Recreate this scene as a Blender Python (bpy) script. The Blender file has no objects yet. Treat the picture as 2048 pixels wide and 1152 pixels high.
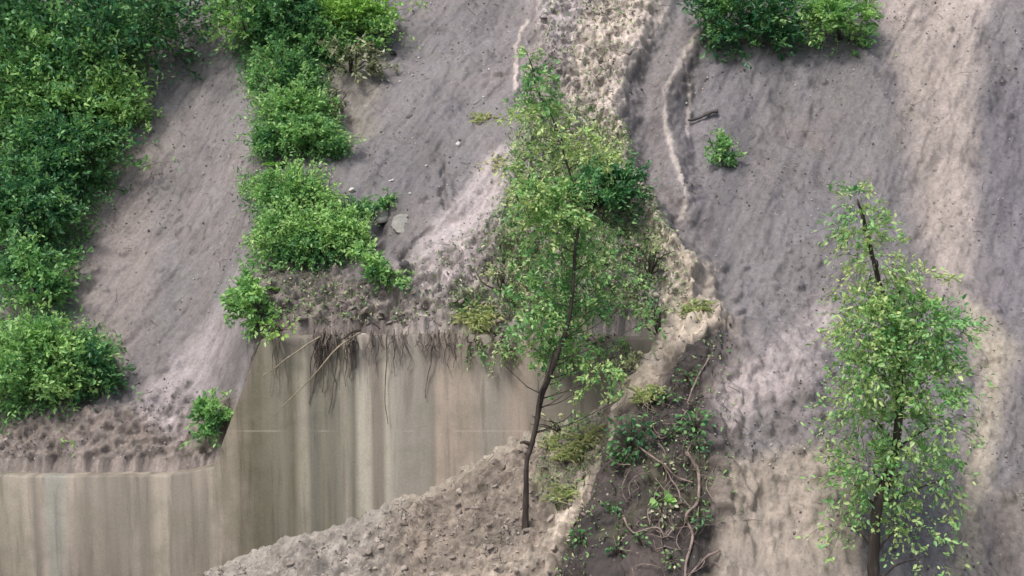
import bpy, math, random
import numpy as np
from mathutils import Vector

# ------------------------------------------------------------------ camera, world, sun, exposure
SC = bpy.context.scene
COL = SC.collection
CAM_Z, PITCH, LENS = 6.2, math.radians(-6.0), 40.0
FPX = 2048 * LENS / 36.0
cam_d = bpy.data.cameras.new("camera")
cam = bpy.data.objects.new("camera", cam_d)
COL.objects.link(cam)
cam.location = (0, 0, CAM_Z)
cam.rotation_euler = (math.radians(90) + PITCH, 0, 0)
cam_d.lens = LENS
cam_d.sensor_width = 36
cam_d.clip_end = 500
SC.camera = cam

SUN_EL, SUN_AZ = math.radians(58), math.radians(-38)   # azimuth measured from -Y (behind the camera) to -X
w = bpy.data.worlds.new("World")
SC.world = w
w.use_nodes = True
nt = w.node_tree
nt.nodes.clear()
wo = nt.nodes.new("ShaderNodeOutputWorld")
bg = nt.nodes.new("ShaderNodeBackground")
sky = nt.nodes.new("ShaderNodeTexSky")
sky.sky_type = 'NISHITA'
sky.sun_disc = False
sky.sun_elevation = SUN_EL
sky.sun_rotation = math.radians(218)
sky.air_density = 1.0
sky.dust_density = 4.0
sky.ozone_density = 0.6
bg.inputs[1].default_value = 0.13
nt.links.new(sky.outputs[0], bg.inputs[0])
nt.links.new(bg.outputs[0], wo.inputs[0])

sl = bpy.data.lights.new("sun", 'SUN')
sl.energy = 2.1
sl.angle = math.radians(12)
sl.color = (1.0, 0.965, 0.92)
so = bpy.data.objects.new("sun", sl)
COL.objects.link(so)
sd = Vector((math.cos(SUN_EL) * math.sin(SUN_AZ), -math.cos(SUN_EL) * math.cos(SUN_AZ), math.sin(SUN_EL)))
so.rotation_euler = sd.to_track_quat('Z', 'Y').to_euler()
so.location = sd * 30

SC.view_settings.view_transform = 'Standard'
SC.view_settings.look = 'None'
SC.view_settings.exposure = 0.35
SC.view_settings.gamma = 1
SC.render.resolution_x = 1024
SC.render.resolution_y = 576

rng = np.random.default_rng(7)
random.seed(7)
CP, SP = math.cos(PITCH), math.sin(PITCH)


def project(P):
    """world points (n,3) -> photograph pixel coordinates, used to lay the site out from measured outlines"""
    P = np.asarray(P, float)
    x, y, z = P[..., 0], P[..., 1], P[..., 2] - CAM_Z
    d = y * CP + z * SP
    up = -y * SP + z * CP
    return 1024 + FPX * x / d, 576 - FPX * up / d


def at(px, py, y):
    """the world point seen at a pixel, on the vertical plane Y = y"""
    a = (px - 1024) / FPX
    b = (576 - py) / FPX
    dx, dy, dz = a, CP - b * SP, SP + b * CP
    t = y / dy
    return np.array([dx * t, y, CAM_Z + dz * t])


# ------------------------------------------------------------------ noise
def _hash(ix, iy, seed):
    h = (ix.astype(np.int64) * 374761393 + iy.astype(np.int64) * 668265263 + seed * 1442695041) & 0xFFFFFFFF
    h = ((h ^ (h >> 13)) * 1274126177) & 0xFFFFFFFF
    h = h ^ (h >> 16)
    return (h & 0xFFFF) / 32767.5 - 1.0


def vnoise(x, y, seed=0):
    ix, iy = np.floor(x), np.floor(y)
    fx, fy = x - ix, y - iy
    fx = fx * fx * fx * (fx * (fx * 6 - 15) + 10)
    fy = fy * fy * fy * (fy * (fy * 6 - 15) + 10)
    a, b = _hash(ix, iy, seed), _hash(ix + 1, iy, seed)
    c, d = _hash(ix, iy + 1, seed), _hash(ix + 1, iy + 1, seed)
    return (a * (1 - fx) + b * fx) * (1 - fy) + (c * (1 - fx) + d * fx) * fy


def fbm(x, y, octs=4, seed=0, gain=0.5, ridged=False):
    s, a, t = 0, 1.0, 0.0
    for o in range(octs):
        ca, sa = math.cos(0.6 * o), math.sin(0.6 * o)
        n = vnoise((x * ca - y * sa) * 2 ** o, (x * sa + y * ca) * 2 ** o, seed + o * 17)
        if ridged:
            n = 1 - 2 * np.abs(n)
        s = s + n * a
        t += a
        a *= gain
    return s / t


def sstep(a, b, x):
    t = np.clip((x - a) / (b - a), 0, 1)
    return t * t * (3 - 2 * t)


def seg_dist(U, V, pts, closed=False):
    pts = list(pts) + ([pts[0]] if closed else [])
    best = np.full(U.shape, 1e9)
    for (x0, y0), (x1, y1) in zip(pts[:-1], pts[1:]):
        dx, dy = x1 - x0, y1 - y0
        t = np.clip(((U - x0) * dx + (V - y0) * dy) / (dx * dx + dy * dy), 0, 1)
        best = np.minimum(best, np.hypot(U - x0 - t * dx, V - y0 - t * dy))
    return best


def poly(U, V, pts, soft=14):
    inside = np.zeros(U.shape, bool)
    n = len(pts)
    for i in range(n):
        (x0, y0), (x1, y1) = pts[i], pts[(i + 1) % n]
        if y0 == y1:
            continue
        c = ((y0 > V) != (y1 > V)) & (U < (x1 - x0) * (V - y0) / (y1 - y0) + x0)
        inside ^= c
    d = seg_dist(U, V, pts, True)
    d = np.where(inside, d, -d)
    return sstep(-soft, soft, d)


# ------------------------------------------------------------------ object helpers
def tag(o, label=None, cat=None, group=None, kind=None):
    if label: o["label"] = label
    if cat: o["category"] = cat
    if group: o["group"] = group
    if kind: o["kind"] = kind
    return o


def link(name, me, mats, parent=None, loc=None):
    o = bpy.data.objects.new(name, me)
    COL.objects.link(o)
    if mats:
        for m in (mats if isinstance(mats, (list, tuple)) else [mats]):
            me.materials.append(m)
    if parent is not None:
        o.parent = parent
    if loc is not None:
        o.location = [float(v) for v in loc]
    return o


def empty(name, loc):
    o = bpy.data.objects.new(name, None)
    o.empty_display_size = 0.1
    COL.objects.link(o)
    o.location = [float(v) for v in loc]
    return o


def mesh_np(name, V, F, smooth=False):
    me = bpy.data.meshes.new(name)
    V = np.asarray(V, np.float32)
    F = np.asarray(F, np.int32)
    k = F.shape[1]
    me.vertices.add(len(V))
    me.vertices.foreach_set("co", V.ravel())
    me.loops.add(F.size)
    me.loops.foreach_set("vertex_index", F.ravel())
    me.polygons.add(len(F))
    me.polygons.foreach_set("loop_start", np.arange(0, F.size, k, dtype=np.int32))
    me.polygons.foreach_set("loop_total", np.full(len(F), k, np.int32))
    if smooth:
        me.polygons.foreach_set("use_smooth", np.ones(len(F), bool))
    me.update(calc_edges=True)
    me.validate()
    return me


class Soup:
    """collects quads/tris given as (V, F) of one face size"""
    def __init__(s): s.V, s.F, s.n, s.T = [], [], 0, []
    def add(s, V, F, t=None):
        s.V.append(V); s.F.append(np.asarray(F) + s.n); s.n += len(V)
        if t is not None: s.T.append(np.broadcast_to(t, (len(V),)))
    def mesh(s, name, smooth=False):
        me = mesh_np(name, np.concatenate(s.V), np.concatenate(s.F), smooth)
        if s.T:
            a = me.attributes.new("tint", 'FLOAT', 'POINT')
            a.data.foreach_set("value", np.concatenate(s.T).astype(np.float32))
        return me


def tube(pts, radii, sides=6, knob=0.0):
    pts = np.asarray(pts, float)
    n = len(pts)
    radii = np.broadcast_to(np.asarray(radii, float), (n,)).copy()
    if knob:
        radii *= 1 + knob * rng.normal(size=n)
        radii = np.abs(radii)
    T = np.gradient(pts, axis=0)
    T /= np.linalg.norm(T, axis=1)[:, None] + 1e-9
    ref = np.where(np.abs(T[:, 1:2]) > 0.9, np.array([[1., 0, 0]]), np.array([[0, 1., 0]]))
    A = np.cross(T, ref); A /= np.linalg.norm(A, axis=1)[:, None] + 1e-9
    B = np.cross(T, A)
    ang = np.arange(sides) / sides * 2 * math.pi
    ring = pts[:, None] + radii[:, None, None] * (np.cos(ang)[None, :, None] * A[:, None] + np.sin(ang)[None, :, None] * B[:, None])
    V = ring.reshape(-1, 3)
    V = np.concatenate([V, pts[:1], pts[-1:]])
    F = []
    for i in range(n - 1):
        for k in range(sides):
            k2 = (k + 1) % sides
            F.append((i * sides + k, i * sides + k2, (i + 1) * sides + k2, (i + 1) * sides + k))
    for k in range(0, sides, 2):
        F.append((n * sides, k, (k + 1) % sides, (k + 2) % sides)[::-1])
        F.append((n * sides + 1, (n - 1) * sides + k, (n - 1) * sides + (k + 1) % sides, (n - 1) * sides + (k + 2) % sides))
    return V, np.array(F)


def spline(pts, n):
    """Catmull-Rom through the points"""
    P = np.asarray(pts, float)
    P = np.concatenate([[2 * P[0] - P[1]], P, [2 * P[-1] - P[-2]]])
    m = len(P) - 3
    out = []
    for t in np.linspace(0, m - 1e-6, n):
        i = int(t); f = t - i
        a, b, c, d = P[i], P[i + 1], P[i + 2], P[i + 3]
        out.append(0.5 * (2 * b + (c - a) * f + (2 * a - 5 * b + 4 * c - d) * f * f + (3 * b - a - 3 * c + d) * f ** 3))
    return np.array(out)


def wiggle(P, amp):
    n = len(P)
    k = np.linspace(0, 1, n)
    for ax in range(3):
        s = 0
        for q in (3, 7, 13):
            s = s + np.sin(k * q * 2 + rng.uniform(0, 6.28)) / q
        P[:, ax] += amp * s * 2
    return P


def leaves(B, D, L, Wd, curl=0.15):
    """folded leaf blades: base points B, directions D, lengths L, widths Wd"""
    n = len(B)
    D = D / (np.linalg.norm(D, axis=1)[:, None] + 1e-9)
    R = rng.normal(size=(n, 3)) + np.array([0, -0.4, 1.1])
    S = np.cross(D, R); S /= np.linalg.norm(S, axis=1)[:, None] + 1e-9
    N = np.cross(S, D)
    N *= np.sign(N[:, 2:3] + 1e-6)
    L = L[:, None]; Wd = Wd[:, None]
    v0 = B
    v1 = B + D * L * 0.28 + S * Wd * 0.42 + N * L * 0.05
    v2 = B + D * L * 0.68 + S * Wd * 0.38 + N * L * 0.03
    v3 = B + D * L - N * L * curl
    v4 = B + D * L * 0.68 - S * Wd * 0.38 + N * L * 0.03
    v5 = B + D * L * 0.28 - S * Wd * 0.42 + N * L * 0.05
    V = np.stack([v0, v1, v2, v3, v4, v5], 1).reshape(-1, 3)
    i = np.arange(n)[:, None] * 6
    F = np.concatenate([i + np.array([[0, 1, 2, 3]]), i + np.array([[0, 3, 4, 5]])])
    return V, F


# ------------------------------------------------------------------ materials
def new_mat(name):
    m = bpy.data.materials.new(name)
    m.use_nodes = True
    t = m.node_tree
    t.nodes.clear()
    return m, t, t.nodes, t.links


def N(nodes, kind, **kw):
    n = nodes.new(kind)
    for k, v in kw.items():
        setattr(n, k, v)
    return n


def noise_node(nodes, links, vec, scale, detail=4, rough=0.55):
    n = nodes.new("ShaderNodeTexNoise")
    n.inputs["Scale"].default_value = scale
    n.inputs["Detail"].default_value = detail
    n.inputs["Roughness"].default_value = rough
    if vec is not None:
        links.new(vec, n.inputs["Vector"])
    return n.outputs["Fac"]


def ramp(nodes, links, fac, stops, interp='LINEAR'):
    r = nodes.new("ShaderNodeValToRGB")
    r.color_ramp.interpolation = interp
    e = r.color_ramp.elements
    while len(e) > 1:
        e.remove(e[0])
    e[0].position = stops[0][0]
    e[0].color = (*stops[0][1], 1)
    for p, c in stops[1:]:
        q = e.new(p)
        q.color = (*c, 1)
    if fac is not None:
        links.new(fac, r.inputs[0])
    return r.outputs[0]


def mix(nodes, links, fac, a, b, mode='MIX'):
    m = nodes.new("ShaderNodeMix")
    m.data_type = 'RGBA'
    m.blend_type = mode
    for s, v in ((0, fac), (6, a), (7, b)):
        if isinstance(v, (int, float)):
            m.inputs[s].default_value = v
        elif isinstance(v, tuple):
            m.inputs[s].default_value = (*v, 1)
        else:
            links.new(v, m.inputs[s])
    return m.outputs[2]


def mat_mud():
    m, t, n, l = new_mat("wet_mud")
    out = N(n, "ShaderNodeOutputMaterial")
    b = N(n, "ShaderNodeBsdfPrincipled")
    l.new(b.outputs[0], out.inputs[0])
    tc = N(n, "ShaderNodeTexCoord").outputs["Object"]
    at_ = N(n, "ShaderNodeAttribute", attribute_name="soil")
    ro = N(n, "ShaderNodeAttribute", attribute_name="clumpy")
    # long streaks dragged down the slope
    mp = N(n, "ShaderNodeMapping")
    mp.inputs["Rotation"].default_value = (math.radians(-48), 0, math.radians(0))
    mp.inputs["Scale"].default_value = (1, 1, 1)
    l.new(tc, mp.inputs[0])
    mp2 = N(n, "ShaderNodeMapping")
    mp2.inputs["Rotation"].default_value = (0, 0, math.radians(28))
    l.new(mp.outputs[0], mp2.inputs[0])
    mp3 = N(n, "ShaderNodeMapping")
    mp3.inputs["Scale"].default_value = (9.0, 1.6, 4.0)
    l.new(mp2.outputs[0], mp3.inputs[0])
    streak = noise_node(n, l, mp3.outputs[0], 1.6, 8, 0.74)
    fine = noise_node(n, l, tc, 21, 6, 0.78)
    mid = noise_node(n, l, tc, 3.1, 5, 0.6)
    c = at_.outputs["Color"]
    c = mix(n, l, 1.0, c, ramp(n, l, streak, [(0.34, (0.76, 0.75, 0.75)), (0.46, (0.98, 0.98, 0.98)), (0.56, (1.04, 1.04, 1.04)), (0.66, (1.24, 1.23, 1.22))]), 'MULTIPLY')
    c = mix(n, l, 1.0, c, ramp(n, l, mid, [(0.3, (0.84, 0.83, 0.80)), (0.5, (1, 1, 1)), (0.7, (1.14, 1.13, 1.15))]), 'MULTIPLY')
    c = mix(n, l, 1.0, c, ramp(n, l, fine, [(0.34, (0.62, 0.60, 0.59)), (0.47, (0.98, 0.98, 0.98)), (0.60, (1.08, 1.08, 1.08)), (0.68, (1.5, 1.48, 1.46))]), 'MULTIPLY')
    sp = N(n, "ShaderNodeTexVoronoi")
    sp.inputs["Scale"].default_value = 9
    l.new(tc, sp.inputs["Vector"])
    c = mix(n, l, ramp(n, l, sp.outputs["Distance"], [(0.05, (0.7, 0.7, 0.7)), (0.13, (0, 0, 0))]), c,
            mix(n, l, sp.outputs["Color"], (0.10, 0.085, 0.075), (0.50, 0.46, 0.42)))
    l.new(c, b.inputs["Base Color"])
    l.new(ramp(n, l, mid, [(0.35, (0.36, 0.36, 0.36)), (0.62, (0.75, 0.75, 0.75))]), b.inputs["Roughness"])
    b.inputs["Specular IOR Level"].default_value = 0.5
    bp = N(n, "ShaderNodeBump")
    bp.inputs["Distance"].default_value = 0.022
    hs = N(n, "ShaderNodeMath", operation='MULTIPLY_ADD')
    l.new(fine, hs.inputs[0]); hs.inputs[1].default_value = 0.8
    l.new(streak, hs.inputs[2])
    l.new(hs.outputs[0], bp.inputs["Height"])
    st = N(n, "ShaderNodeMath", operation='MULTIPLY_ADD')
    l.new(ro.outputs["Fac"], st.inputs[0]); st.inputs[1].default_value = 0.35; st.inputs[2].default_value = 0.65
    l.new(st.outputs[0], bp.inputs["Strength"])
    l.new(bp.outputs[0], b.inputs["Normal"])
    return m


def mat_plain(name, stops, scale=8, rough=0.8, bump=0.4, stretch=None, dist=0.01):
    m, t, n, l = new_mat(name)
    out = N(n, "ShaderNodeOutputMaterial")
    b = N(n, "ShaderNodeBsdfPrincipled")
    l.new(b.outputs[0], out.inputs[0])
    tc = N(n, "ShaderNodeTexCoord").outputs["Object"]
    if stretch:
        mp = N(n, "ShaderNodeMapping"); mp.inputs["Scale"].default_value = stretch
        l.new(tc, mp.inputs[0]); tc = mp.outputs[0]
    f = noise_node(n, l, tc, scale, 6, 0.65)
    l.new(ramp(n, l, f, stops), b.inputs["Base Color"])
    b.inputs["Roughness"].default_value = rough
    bp = N(n, "ShaderNodeBump"); bp.inputs["Strength"].default_value = bump; bp.inputs["Distance"].default_value = dist
    l.new(noise_node(n, l, tc, scale * 3, 5, 0.7), bp.inputs["Height"])
    l.new(bp.outputs[0], b.inputs["Normal"])
    return m


def mat_leaf(name, dark, mid_, light, trans=0.3, rough=0.42):
    """leaf colour: tint attribute 0..1 goes yellow-green -> deep green, each leaf a little different"""
    m, t, n, l = new_mat(name)
    out = N(n, "ShaderNodeOutputMaterial")
    b = N(n, "ShaderNodeBsdfPrincipled")
    tr = N(n, "ShaderNodeBsdfTranslucent")
    ms = N(n, "ShaderNodeMixShader"); ms.inputs[0].default_value = trans
    at_ = N(n, "ShaderNodeAttribute", attribute_name="tint")
    geo = N(n, "ShaderNodeNewGeometry")
    ad = N(n, "ShaderNodeMath", operation='MULTIPLY_ADD')
    l.new(geo.outputs["Random Per Island"], ad.inputs[0]); ad.inputs[1].default_value = 0.5
    sub = N(n, "ShaderNodeMath", operation='SUBTRACT'); sub.inputs[1].default_value = 0.25
    l.new(at_.outputs["Fac"], sub.inputs[0]); l.new(sub.outputs[0], ad.inputs[2])
    c = ramp(n, l, ad.outputs[0], [(0.0, light), (0.5, mid_), (1.0, dark)])
    l.new(c, b.inputs["Base Color"])
    tc = mix(n, l, 1.0, c, (1.05, 1.12, 0.75), 'MULTIPLY')
    l.new(tc, tr.inputs[0])
    b.inputs["Roughness"].default_value = rough
    b.inputs["Specular IOR Level"].default_value = 0.35
    l.new(b.outputs[0], ms.inputs[1]); l.new(tr.outputs[0], ms.inputs[2])
    l.new(ms.outputs[0], out.inputs[0])
    return m


def mat_wall():
    m, t, n, l = new_mat("stained_concrete")
    out = N(n, "ShaderNodeOutputMaterial")
    b = N(n, "ShaderNodeBsdfPrincipled")
    l.new(b.outputs[0], out.inputs[0])
    tc = N(n, "ShaderNodeTexCoord").outputs["Object"]
    sx = N(n, "ShaderNodeSeparateXYZ"); l.new(tc, sx.inputs[0])
    # stain strips run straight down the face; their edges waver a little
    wv = N(n, "ShaderNodeMapping"); wv.inputs["Scale"].default_value = (1.5, 1.0, 0.35); l.new(tc, wv.inputs[0])
    wn = noise_node(n, l, wv.outputs[0], 2.0, 3, 0.5)
    wa = N(n, "ShaderNodeMath", operation='MULTIPLY_ADD'); l.new(wn, wa.inputs[0]); wa.inputs[1].default_value = 0.05
    l.new(sx.outputs[0], wa.inputs[2])
    mr = N(n, "ShaderNodeMapRange"); l.new(wa.outputs[0], mr.inputs[0])
    mr.inputs[1].default_value = -3.6; mr.inputs[2].default_value = 2.0
    ol = (0.175, 0.163, 0.122); old = (0.105, 0.098, 0.064); gr = (0.275, 0.255, 0.20)
    lt = (0.37, 0.345, 0.285); br = (0.20, 0.175, 0.145); pk = (0.32, 0.265, 0.22); gy = (0.245, 0.225, 0.195); mg = (0.14, 0.132, 0.105)
    def X(px): return ((px - 1024) / 142.0 + 3.6) / 5.6
    stops = [(0, old), (X(555), ol), (X(575), old), (X(592), gr), (X(604), gr), (X(612), mg), (X(628), mg), (X(640), ol),
             (X(662), mg), (X(685), gr), (X(702), mg), (X(714), lt), (X(734), lt), (X(742), br), (X(762), br), (X(770), lt),
             (X(800), gy), (X(806), gy), (X(850), gy), (X(866), br), (X(872), pk), (X(930), pk), (X(990), gy), (X(1040), pk), (X(1080), br), (1, mg)]
    stops = sorted(stops)[:32]
    c = ramp(n, l, mr.outputs[0], stops)
    # the far left low section: repeating tan / olive strips
    mpl = N(n, "ShaderNodeMapping"); mpl.inputs["Scale"].default_value = (1.0, 1.0, 0.03); l.new(tc, mpl.inputs[0])
    sn = noise_node(n, l, mpl.outputs[0], 1.3, 2, 0.5)
    cl = ramp(n, l, sn, [(0.3, (0.19, 0.175, 0.13)), (0.42, (0.34, 0.30, 0.245)), (0.52, (0.19, 0.165, 0.135)), (0.60, (0.33, 0.285, 0.235)), (0.7, (0.27, 0.265, 0.23))])
    lw = N(n, "ShaderNodeMath", operation='MULTIPLY_ADD'); l.new(noise_node(n, l, tc, 1.8, 5, 0.7), lw.inputs[0]); lw.inputs[1].default_value = 0.9; l.new(sx.outputs[0], lw.inputs[2])
    lf = N(n, "ShaderNodeMapRange"); l.new(lw.outputs[0], lf.inputs[0]); lf.inputs[1].default_value = -3.25; lf.inputs[2].default_value = -4.0
    c = mix(n, l, lf.outputs[0], c, cl)
    # thin run-down streaks
    mps = N(n, "ShaderNodeMapping"); mps.inputs["Scale"].default_value = (1.0, 1.0, 0.07); l.new(tc, mps.inputs[0])
    s1 = noise_node(n, l, mps.outputs[0], 11, 5, 0.6)
    c = mix(n, l, 1.0, c, ramp(n, l, s1, [(0.33, (0.70, 0.69, 0.67)), (0.46, (0.97, 0.97, 0.97)), (0.7, (1.08, 1.08, 1.06))]), 'MULTIPLY')
    # blotches, algae and grime
    s2 = noise_node(n, l, tc, 2.2, 6, 0.65)
    c = mix(n, l, ramp(n, l, s2, [(0.46, (0, 0, 0)), (0.68, (0.55, 0.55, 0.55))]), c, (0.16, 0.152, 0.112))
    s3 = noise_node(n, l, tc, 30, 6, 0.7)
    c = mix(n, l, 1.0, c, ramp(n, l, s3, [(0.35, (0.86, 0.86, 0.85)), (0.55, (1, 1, 1)), (0.7, (1.1, 1.1, 1.09))]), 'MULTIPLY')
    # mud washed over the top edge, runs fading out downwards
    mpd = N(n, "ShaderNodeMapping"); mpd.inputs["Scale"].default_value = (1.0, 1.0, 0.12); l.new(tc, mpd.inputs[0])
    s4 = noise_node(n, l, mpd.outputs[0], 4.5, 5, 0.65)
    hz = N(n, "ShaderNodeMapRange"); l.new(sx.outputs[2], hz.inputs[0]); hz.inputs[1].default_value = 2.2; hz.inputs[2].default_value = 3.9
    hz.inputs[3].default_value = -0.24; hz.inputs[4].default_value = 0.14
    sm = N(n, "ShaderNodeMath", operation='ADD'); l.new(s4, sm.inputs[0]); l.new(hz.outputs[0], sm.inputs[1])
    c = mix(n, l, ramp(n, l, sm.outputs[0], [(0.50, (0, 0, 0)), (0.60, (0.75, 0.75, 0.75))]), c, (0.17, 0.145, 0.125))
    # pour joint: a thin pale line of laitance
    jz = N(n, "ShaderNodeMath", operation='SUBTRACT'); l.new(sx.outputs[2], jz.inputs[0]); jz.inputs[1].default_value = float(at(800, 862, 16.2)[2])
    ja = N(n, "ShaderNodeMath", operation='ABSOLUTE'); l.new(jz.outputs[0], ja.inputs[0])
    jm = ramp(n, l, ja.outputs[0], [(0.005, (0.26, 0.26, 0.26)), (0.016, (0, 0, 0))])
    jn = mix(n, l, 1.0, jm, ramp(n, l, noise_node(n, l, tc, 1.7, 3), [(0.45, (0, 0, 0)), (0.6, (1, 1, 1))]), 'MULTIPLY')
    c = mix(n, l, jn, c, (0.46, 0.43, 0.36))
    l.new(c, b.inputs["Base Color"])
    b.inputs["Roughness"].default_value = 0.7
    bp = N(n, "ShaderNodeBump"); bp.inputs["Strength"].default_value = 0.35; bp.inputs["Distance"].default_value = 0.012
    h = N(n, "ShaderNodeMath", operation='ADD'); l.new(s3, h.inputs[0]); l.new(s1, h.inputs[1])
    l.new(h.outputs[0], bp.inputs["Height"]); l.new(bp.outputs[0], b.inputs["Normal"])
    return m


M_MUD = mat_mud()
M_WALL = mat_wall()
M_CLOD = mat_plain("mud_clod", [(0.3, (0.13, 0.105, 0.09)), (0.5, (0.24, 0.205, 0.18)), (0.7, (0.38, 0.34, 0.30))], 6, 0.75, 0.6)
M_CLODT = mat_plain("pale_clay_clod", [(0.3, (0.24, 0.20, 0.165)), (0.5, (0.37, 0.325, 0.28)), (0.7, (0.52, 0.47, 0.41))], 6, 0.75, 0.6)
M_STONE = mat_plain("pale_stone", [(0.3, (0.42, 0.39, 0.35)), (0.6, (0.66, 0.63, 0.60))], 9, 0.7, 0.4)
M_SLAB = mat_plain("green_grey_rock", [(0.3, (0.19, 0.195, 0.165)), (0.5, (0.28, 0.275, 0.245)), (0.7, (0.37, 0.36, 0.33))], 3.5, 0.7, 0.5)
M_DROCK = mat_plain("dark_rock", [(0.3, (0.035, 0.032, 0.035)), (0.6, (0.10, 0.09, 0.09)), (0.75, (0.2, 0.18, 0.18))], 5, 0.7, 0.6)
M_BARK = mat_plain("wet_bark", [(0.3, (0.018, 0.014, 0.012)), (0.5, (0.038, 0.029, 0.024)), (0.7, (0.10, 0.08, 0.065))], 14, 0.7, 0.8, (1, 1, 0.2))
M_ROOT = mat_plain("muddy_root", [(0.3, (0.055, 0.045, 0.038)), (0.55, (0.13, 0.107, 0.09)), (0.75, (0.24, 0.20, 0.17))], 10, 0.8, 0.6)
M_PROOT = mat_plain("pale_root", [(0.3, (0.14, 0.10, 0.085)), (0.55, (0.25, 0.19, 0.165)), (0.75, (0.38, 0.31, 0.27))], 10, 0.7, 0.6)
M_TWIG = mat_plain("dry_twig", [(0.3, (0.15, 0.125, 0.085)), (0.6, (0.34, 0.29, 0.205))], 12, 0.8, 0.3)
M_LEAF = mat_leaf("bush_leaf", (0.045, 0.165, 0.080), (0.22, 0.46, 0.17), (0.48, 0.72, 0.27), 0.38, 0.34)
M_LEAFT = mat_leaf("tree_leaf", (0.06, 0.24, 0.09), (0.25, 0.50, 0.18), (0.60, 0.70, 0.31), 0.34, 0.36)
M_LITTER = mat_leaf("fallen_leaf", (0.07, 0.20, 0.06), (0.22, 0.37, 0.14), (0.50, 0.54, 0.30), 0.15)
M_GRASS = mat_leaf("pale_grass", (0.20, 0.34, 0.14), (0.50, 0.60, 0.32), (0.76, 0.74, 0.50), 0.40)
M_FERN = mat_leaf("fern_leaf", (0.05, 0.22, 0.04), (0.14, 0.42, 0.07), (0.34, 0.56, 0.12))
M_PALELEAF = mat_leaf("muddy_leaf", (0.12, 0.17, 0.08), (0.30, 0.34, 0.19), (0.55, 0.54, 0.40), 0.12)

# ------------------------------------------------------------------ terrain
YW = 16.2                      # front face of the retaining wall
TH = math.tan(math.radians(48))
# crest of the debris where it lies against the wall (photo outline taken on the wall plane)
crest_px = [(-400, 1300), (200, 1240), (540, 1094), (620, 1070), (700, 1045), (760, 1026), (850, 994), (900, 957), (970, 905), (1050, 868),
            (1130, 850), (1170, 835), (1215, 800), (1255, 745), (1320, 695), (1375, 655), (1400, 655), (1440, 662), (2500, 662)]
cr = np.array([at(px, py, YW) for px, py in crest_px])


def crest(x):
    return np.interp(x, cr[:, 0], cr[:, 2])


Z_TOP = float(at(800, 672, YW)[2])

WALL_PROF = np.array([(-34, float(at(300, 952, YW)[2])), (-5.05, float(at(300, 952, YW)[2])), (-4.35, float(at(300, 934, YW)[2])), (-3.62, Z_TOP - 0.06), (-3.5, Z_TOP), (-1.0, Z_TOP + 0.02), (3.4, Z_TOP - 0.05)])


def hill_base(x, y):
    s = (y - 16.4)
    wdt = 0.9 + 0.55 * np.clip(s, 0, 6)
    drop = sstep(0, 1, (-3.55 - x) / wdt)
    lowtop = float(at(300, 950, YW)[2])
    z = Z_TOP + s * TH - (Z_TOP - lowtop) * drop * (1 - 0.07 * np.clip(s, 0, 10))
    z = z - 0.02 * np.clip(s - 7, 0, 100) ** 1.6
    return z


# edge of the dark bank on the right, in plan
bank_line = [(0.35, 12.0), (0.62, 14.0), (0.88, 14.55), (1.22, 15.1), (1.42, 15.38), (1.78, 15.68), (2.2, 15.90), (2.65, 16.08), (3.1, 16.3), (3.5, 17.0)]
bl = np.array(bank_line)


def low_base(x, y):
    c = crest(x)
    ang = 0.62 + 0.35 * sstep(0.5, 3.0, x)
    z = c - (YW + 0.05 - y) * ang
    bx = np.interp(y, bl[:, 1], bl[:, 0])
    d = np.clip(x - bx, 0, 3.0)
    z = z + (0.85 * sstep(0, 0.7, d) * sstep(16.35, 15.6, y) * sstep(9.5, 13.5, y)) * sstep(6.5, 3.4, x)
    zmin = 0.0 + 0.02 * x
    k = 0.25
    h = np.clip(0.5 + 0.5 * (z - zmin) / k, 0, 1)
    return zmin * (1 - h) + z * h + k * h * (1 - h)


xs = np.concatenate([np.linspace(-34, -10.2, 50), np.arange(-10, 10, 0.029), np.linspace(10.2, 34, 50)])
yl = np.concatenate([np.linspace(-20, 11.4, 40), np.arange(11.6, 13.2, 0.07), np.arange(13.2, 16.26, 0.026)])
yh = np.concatenate([np.arange(16.46, 22.6, 0.0205), np.linspace(22.8, 60, 90)])
nl = len(yl)
ys = np.concatenate([yl, yh])
X, Y = np.meshgrid(xs, ys)
Zb = np.concatenate([low_base(X[:nl], Y[:nl]), hill_base(X[nl:], Y[nl:])])


def normals(Xa, Ya, Za):
    zy, zx = np.gradient(Za, Ya[:, 0], Xa[0])
    n = np.stack([-zx, -zy, np.ones_like(Za)], -1)
    return n / np.linalg.norm(n, axis=-1)[..., None]


NB = np.concatenate([normals(X[:nl], Y[:nl], Zb[:nl]), normals(X[nl:], Y[nl:], Zb[nl:])])
# arc length coordinate up the slope
S = np.concatenate([Y[:nl] * 1.25, nl * 0 + (Y[nl:] - 16.46) / math.cos(math.radians(48)) + 16.26 * 1.25])
Pb = np.stack([X, Y, Zb], -1)
U0, V0 = project(np.where(Y[..., None] < 3, np.array([0, 3.0, 0]), Pb))
low = np.zeros(X.shape, bool); low[:nl] = True
wu = 18 * fbm(X * 1.3, S * 1.3, 4, 5) + 12 * fbm(X * 6, S * 6, 4, 9, 0.65)
wv = 18 * fbm(X * 1.3, S * 1.3, 4, 25) + 12 * fbm(X * 6, S * 6, 4, 29, 0.65)
U, V = U0 + wu, V0 + wv

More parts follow.
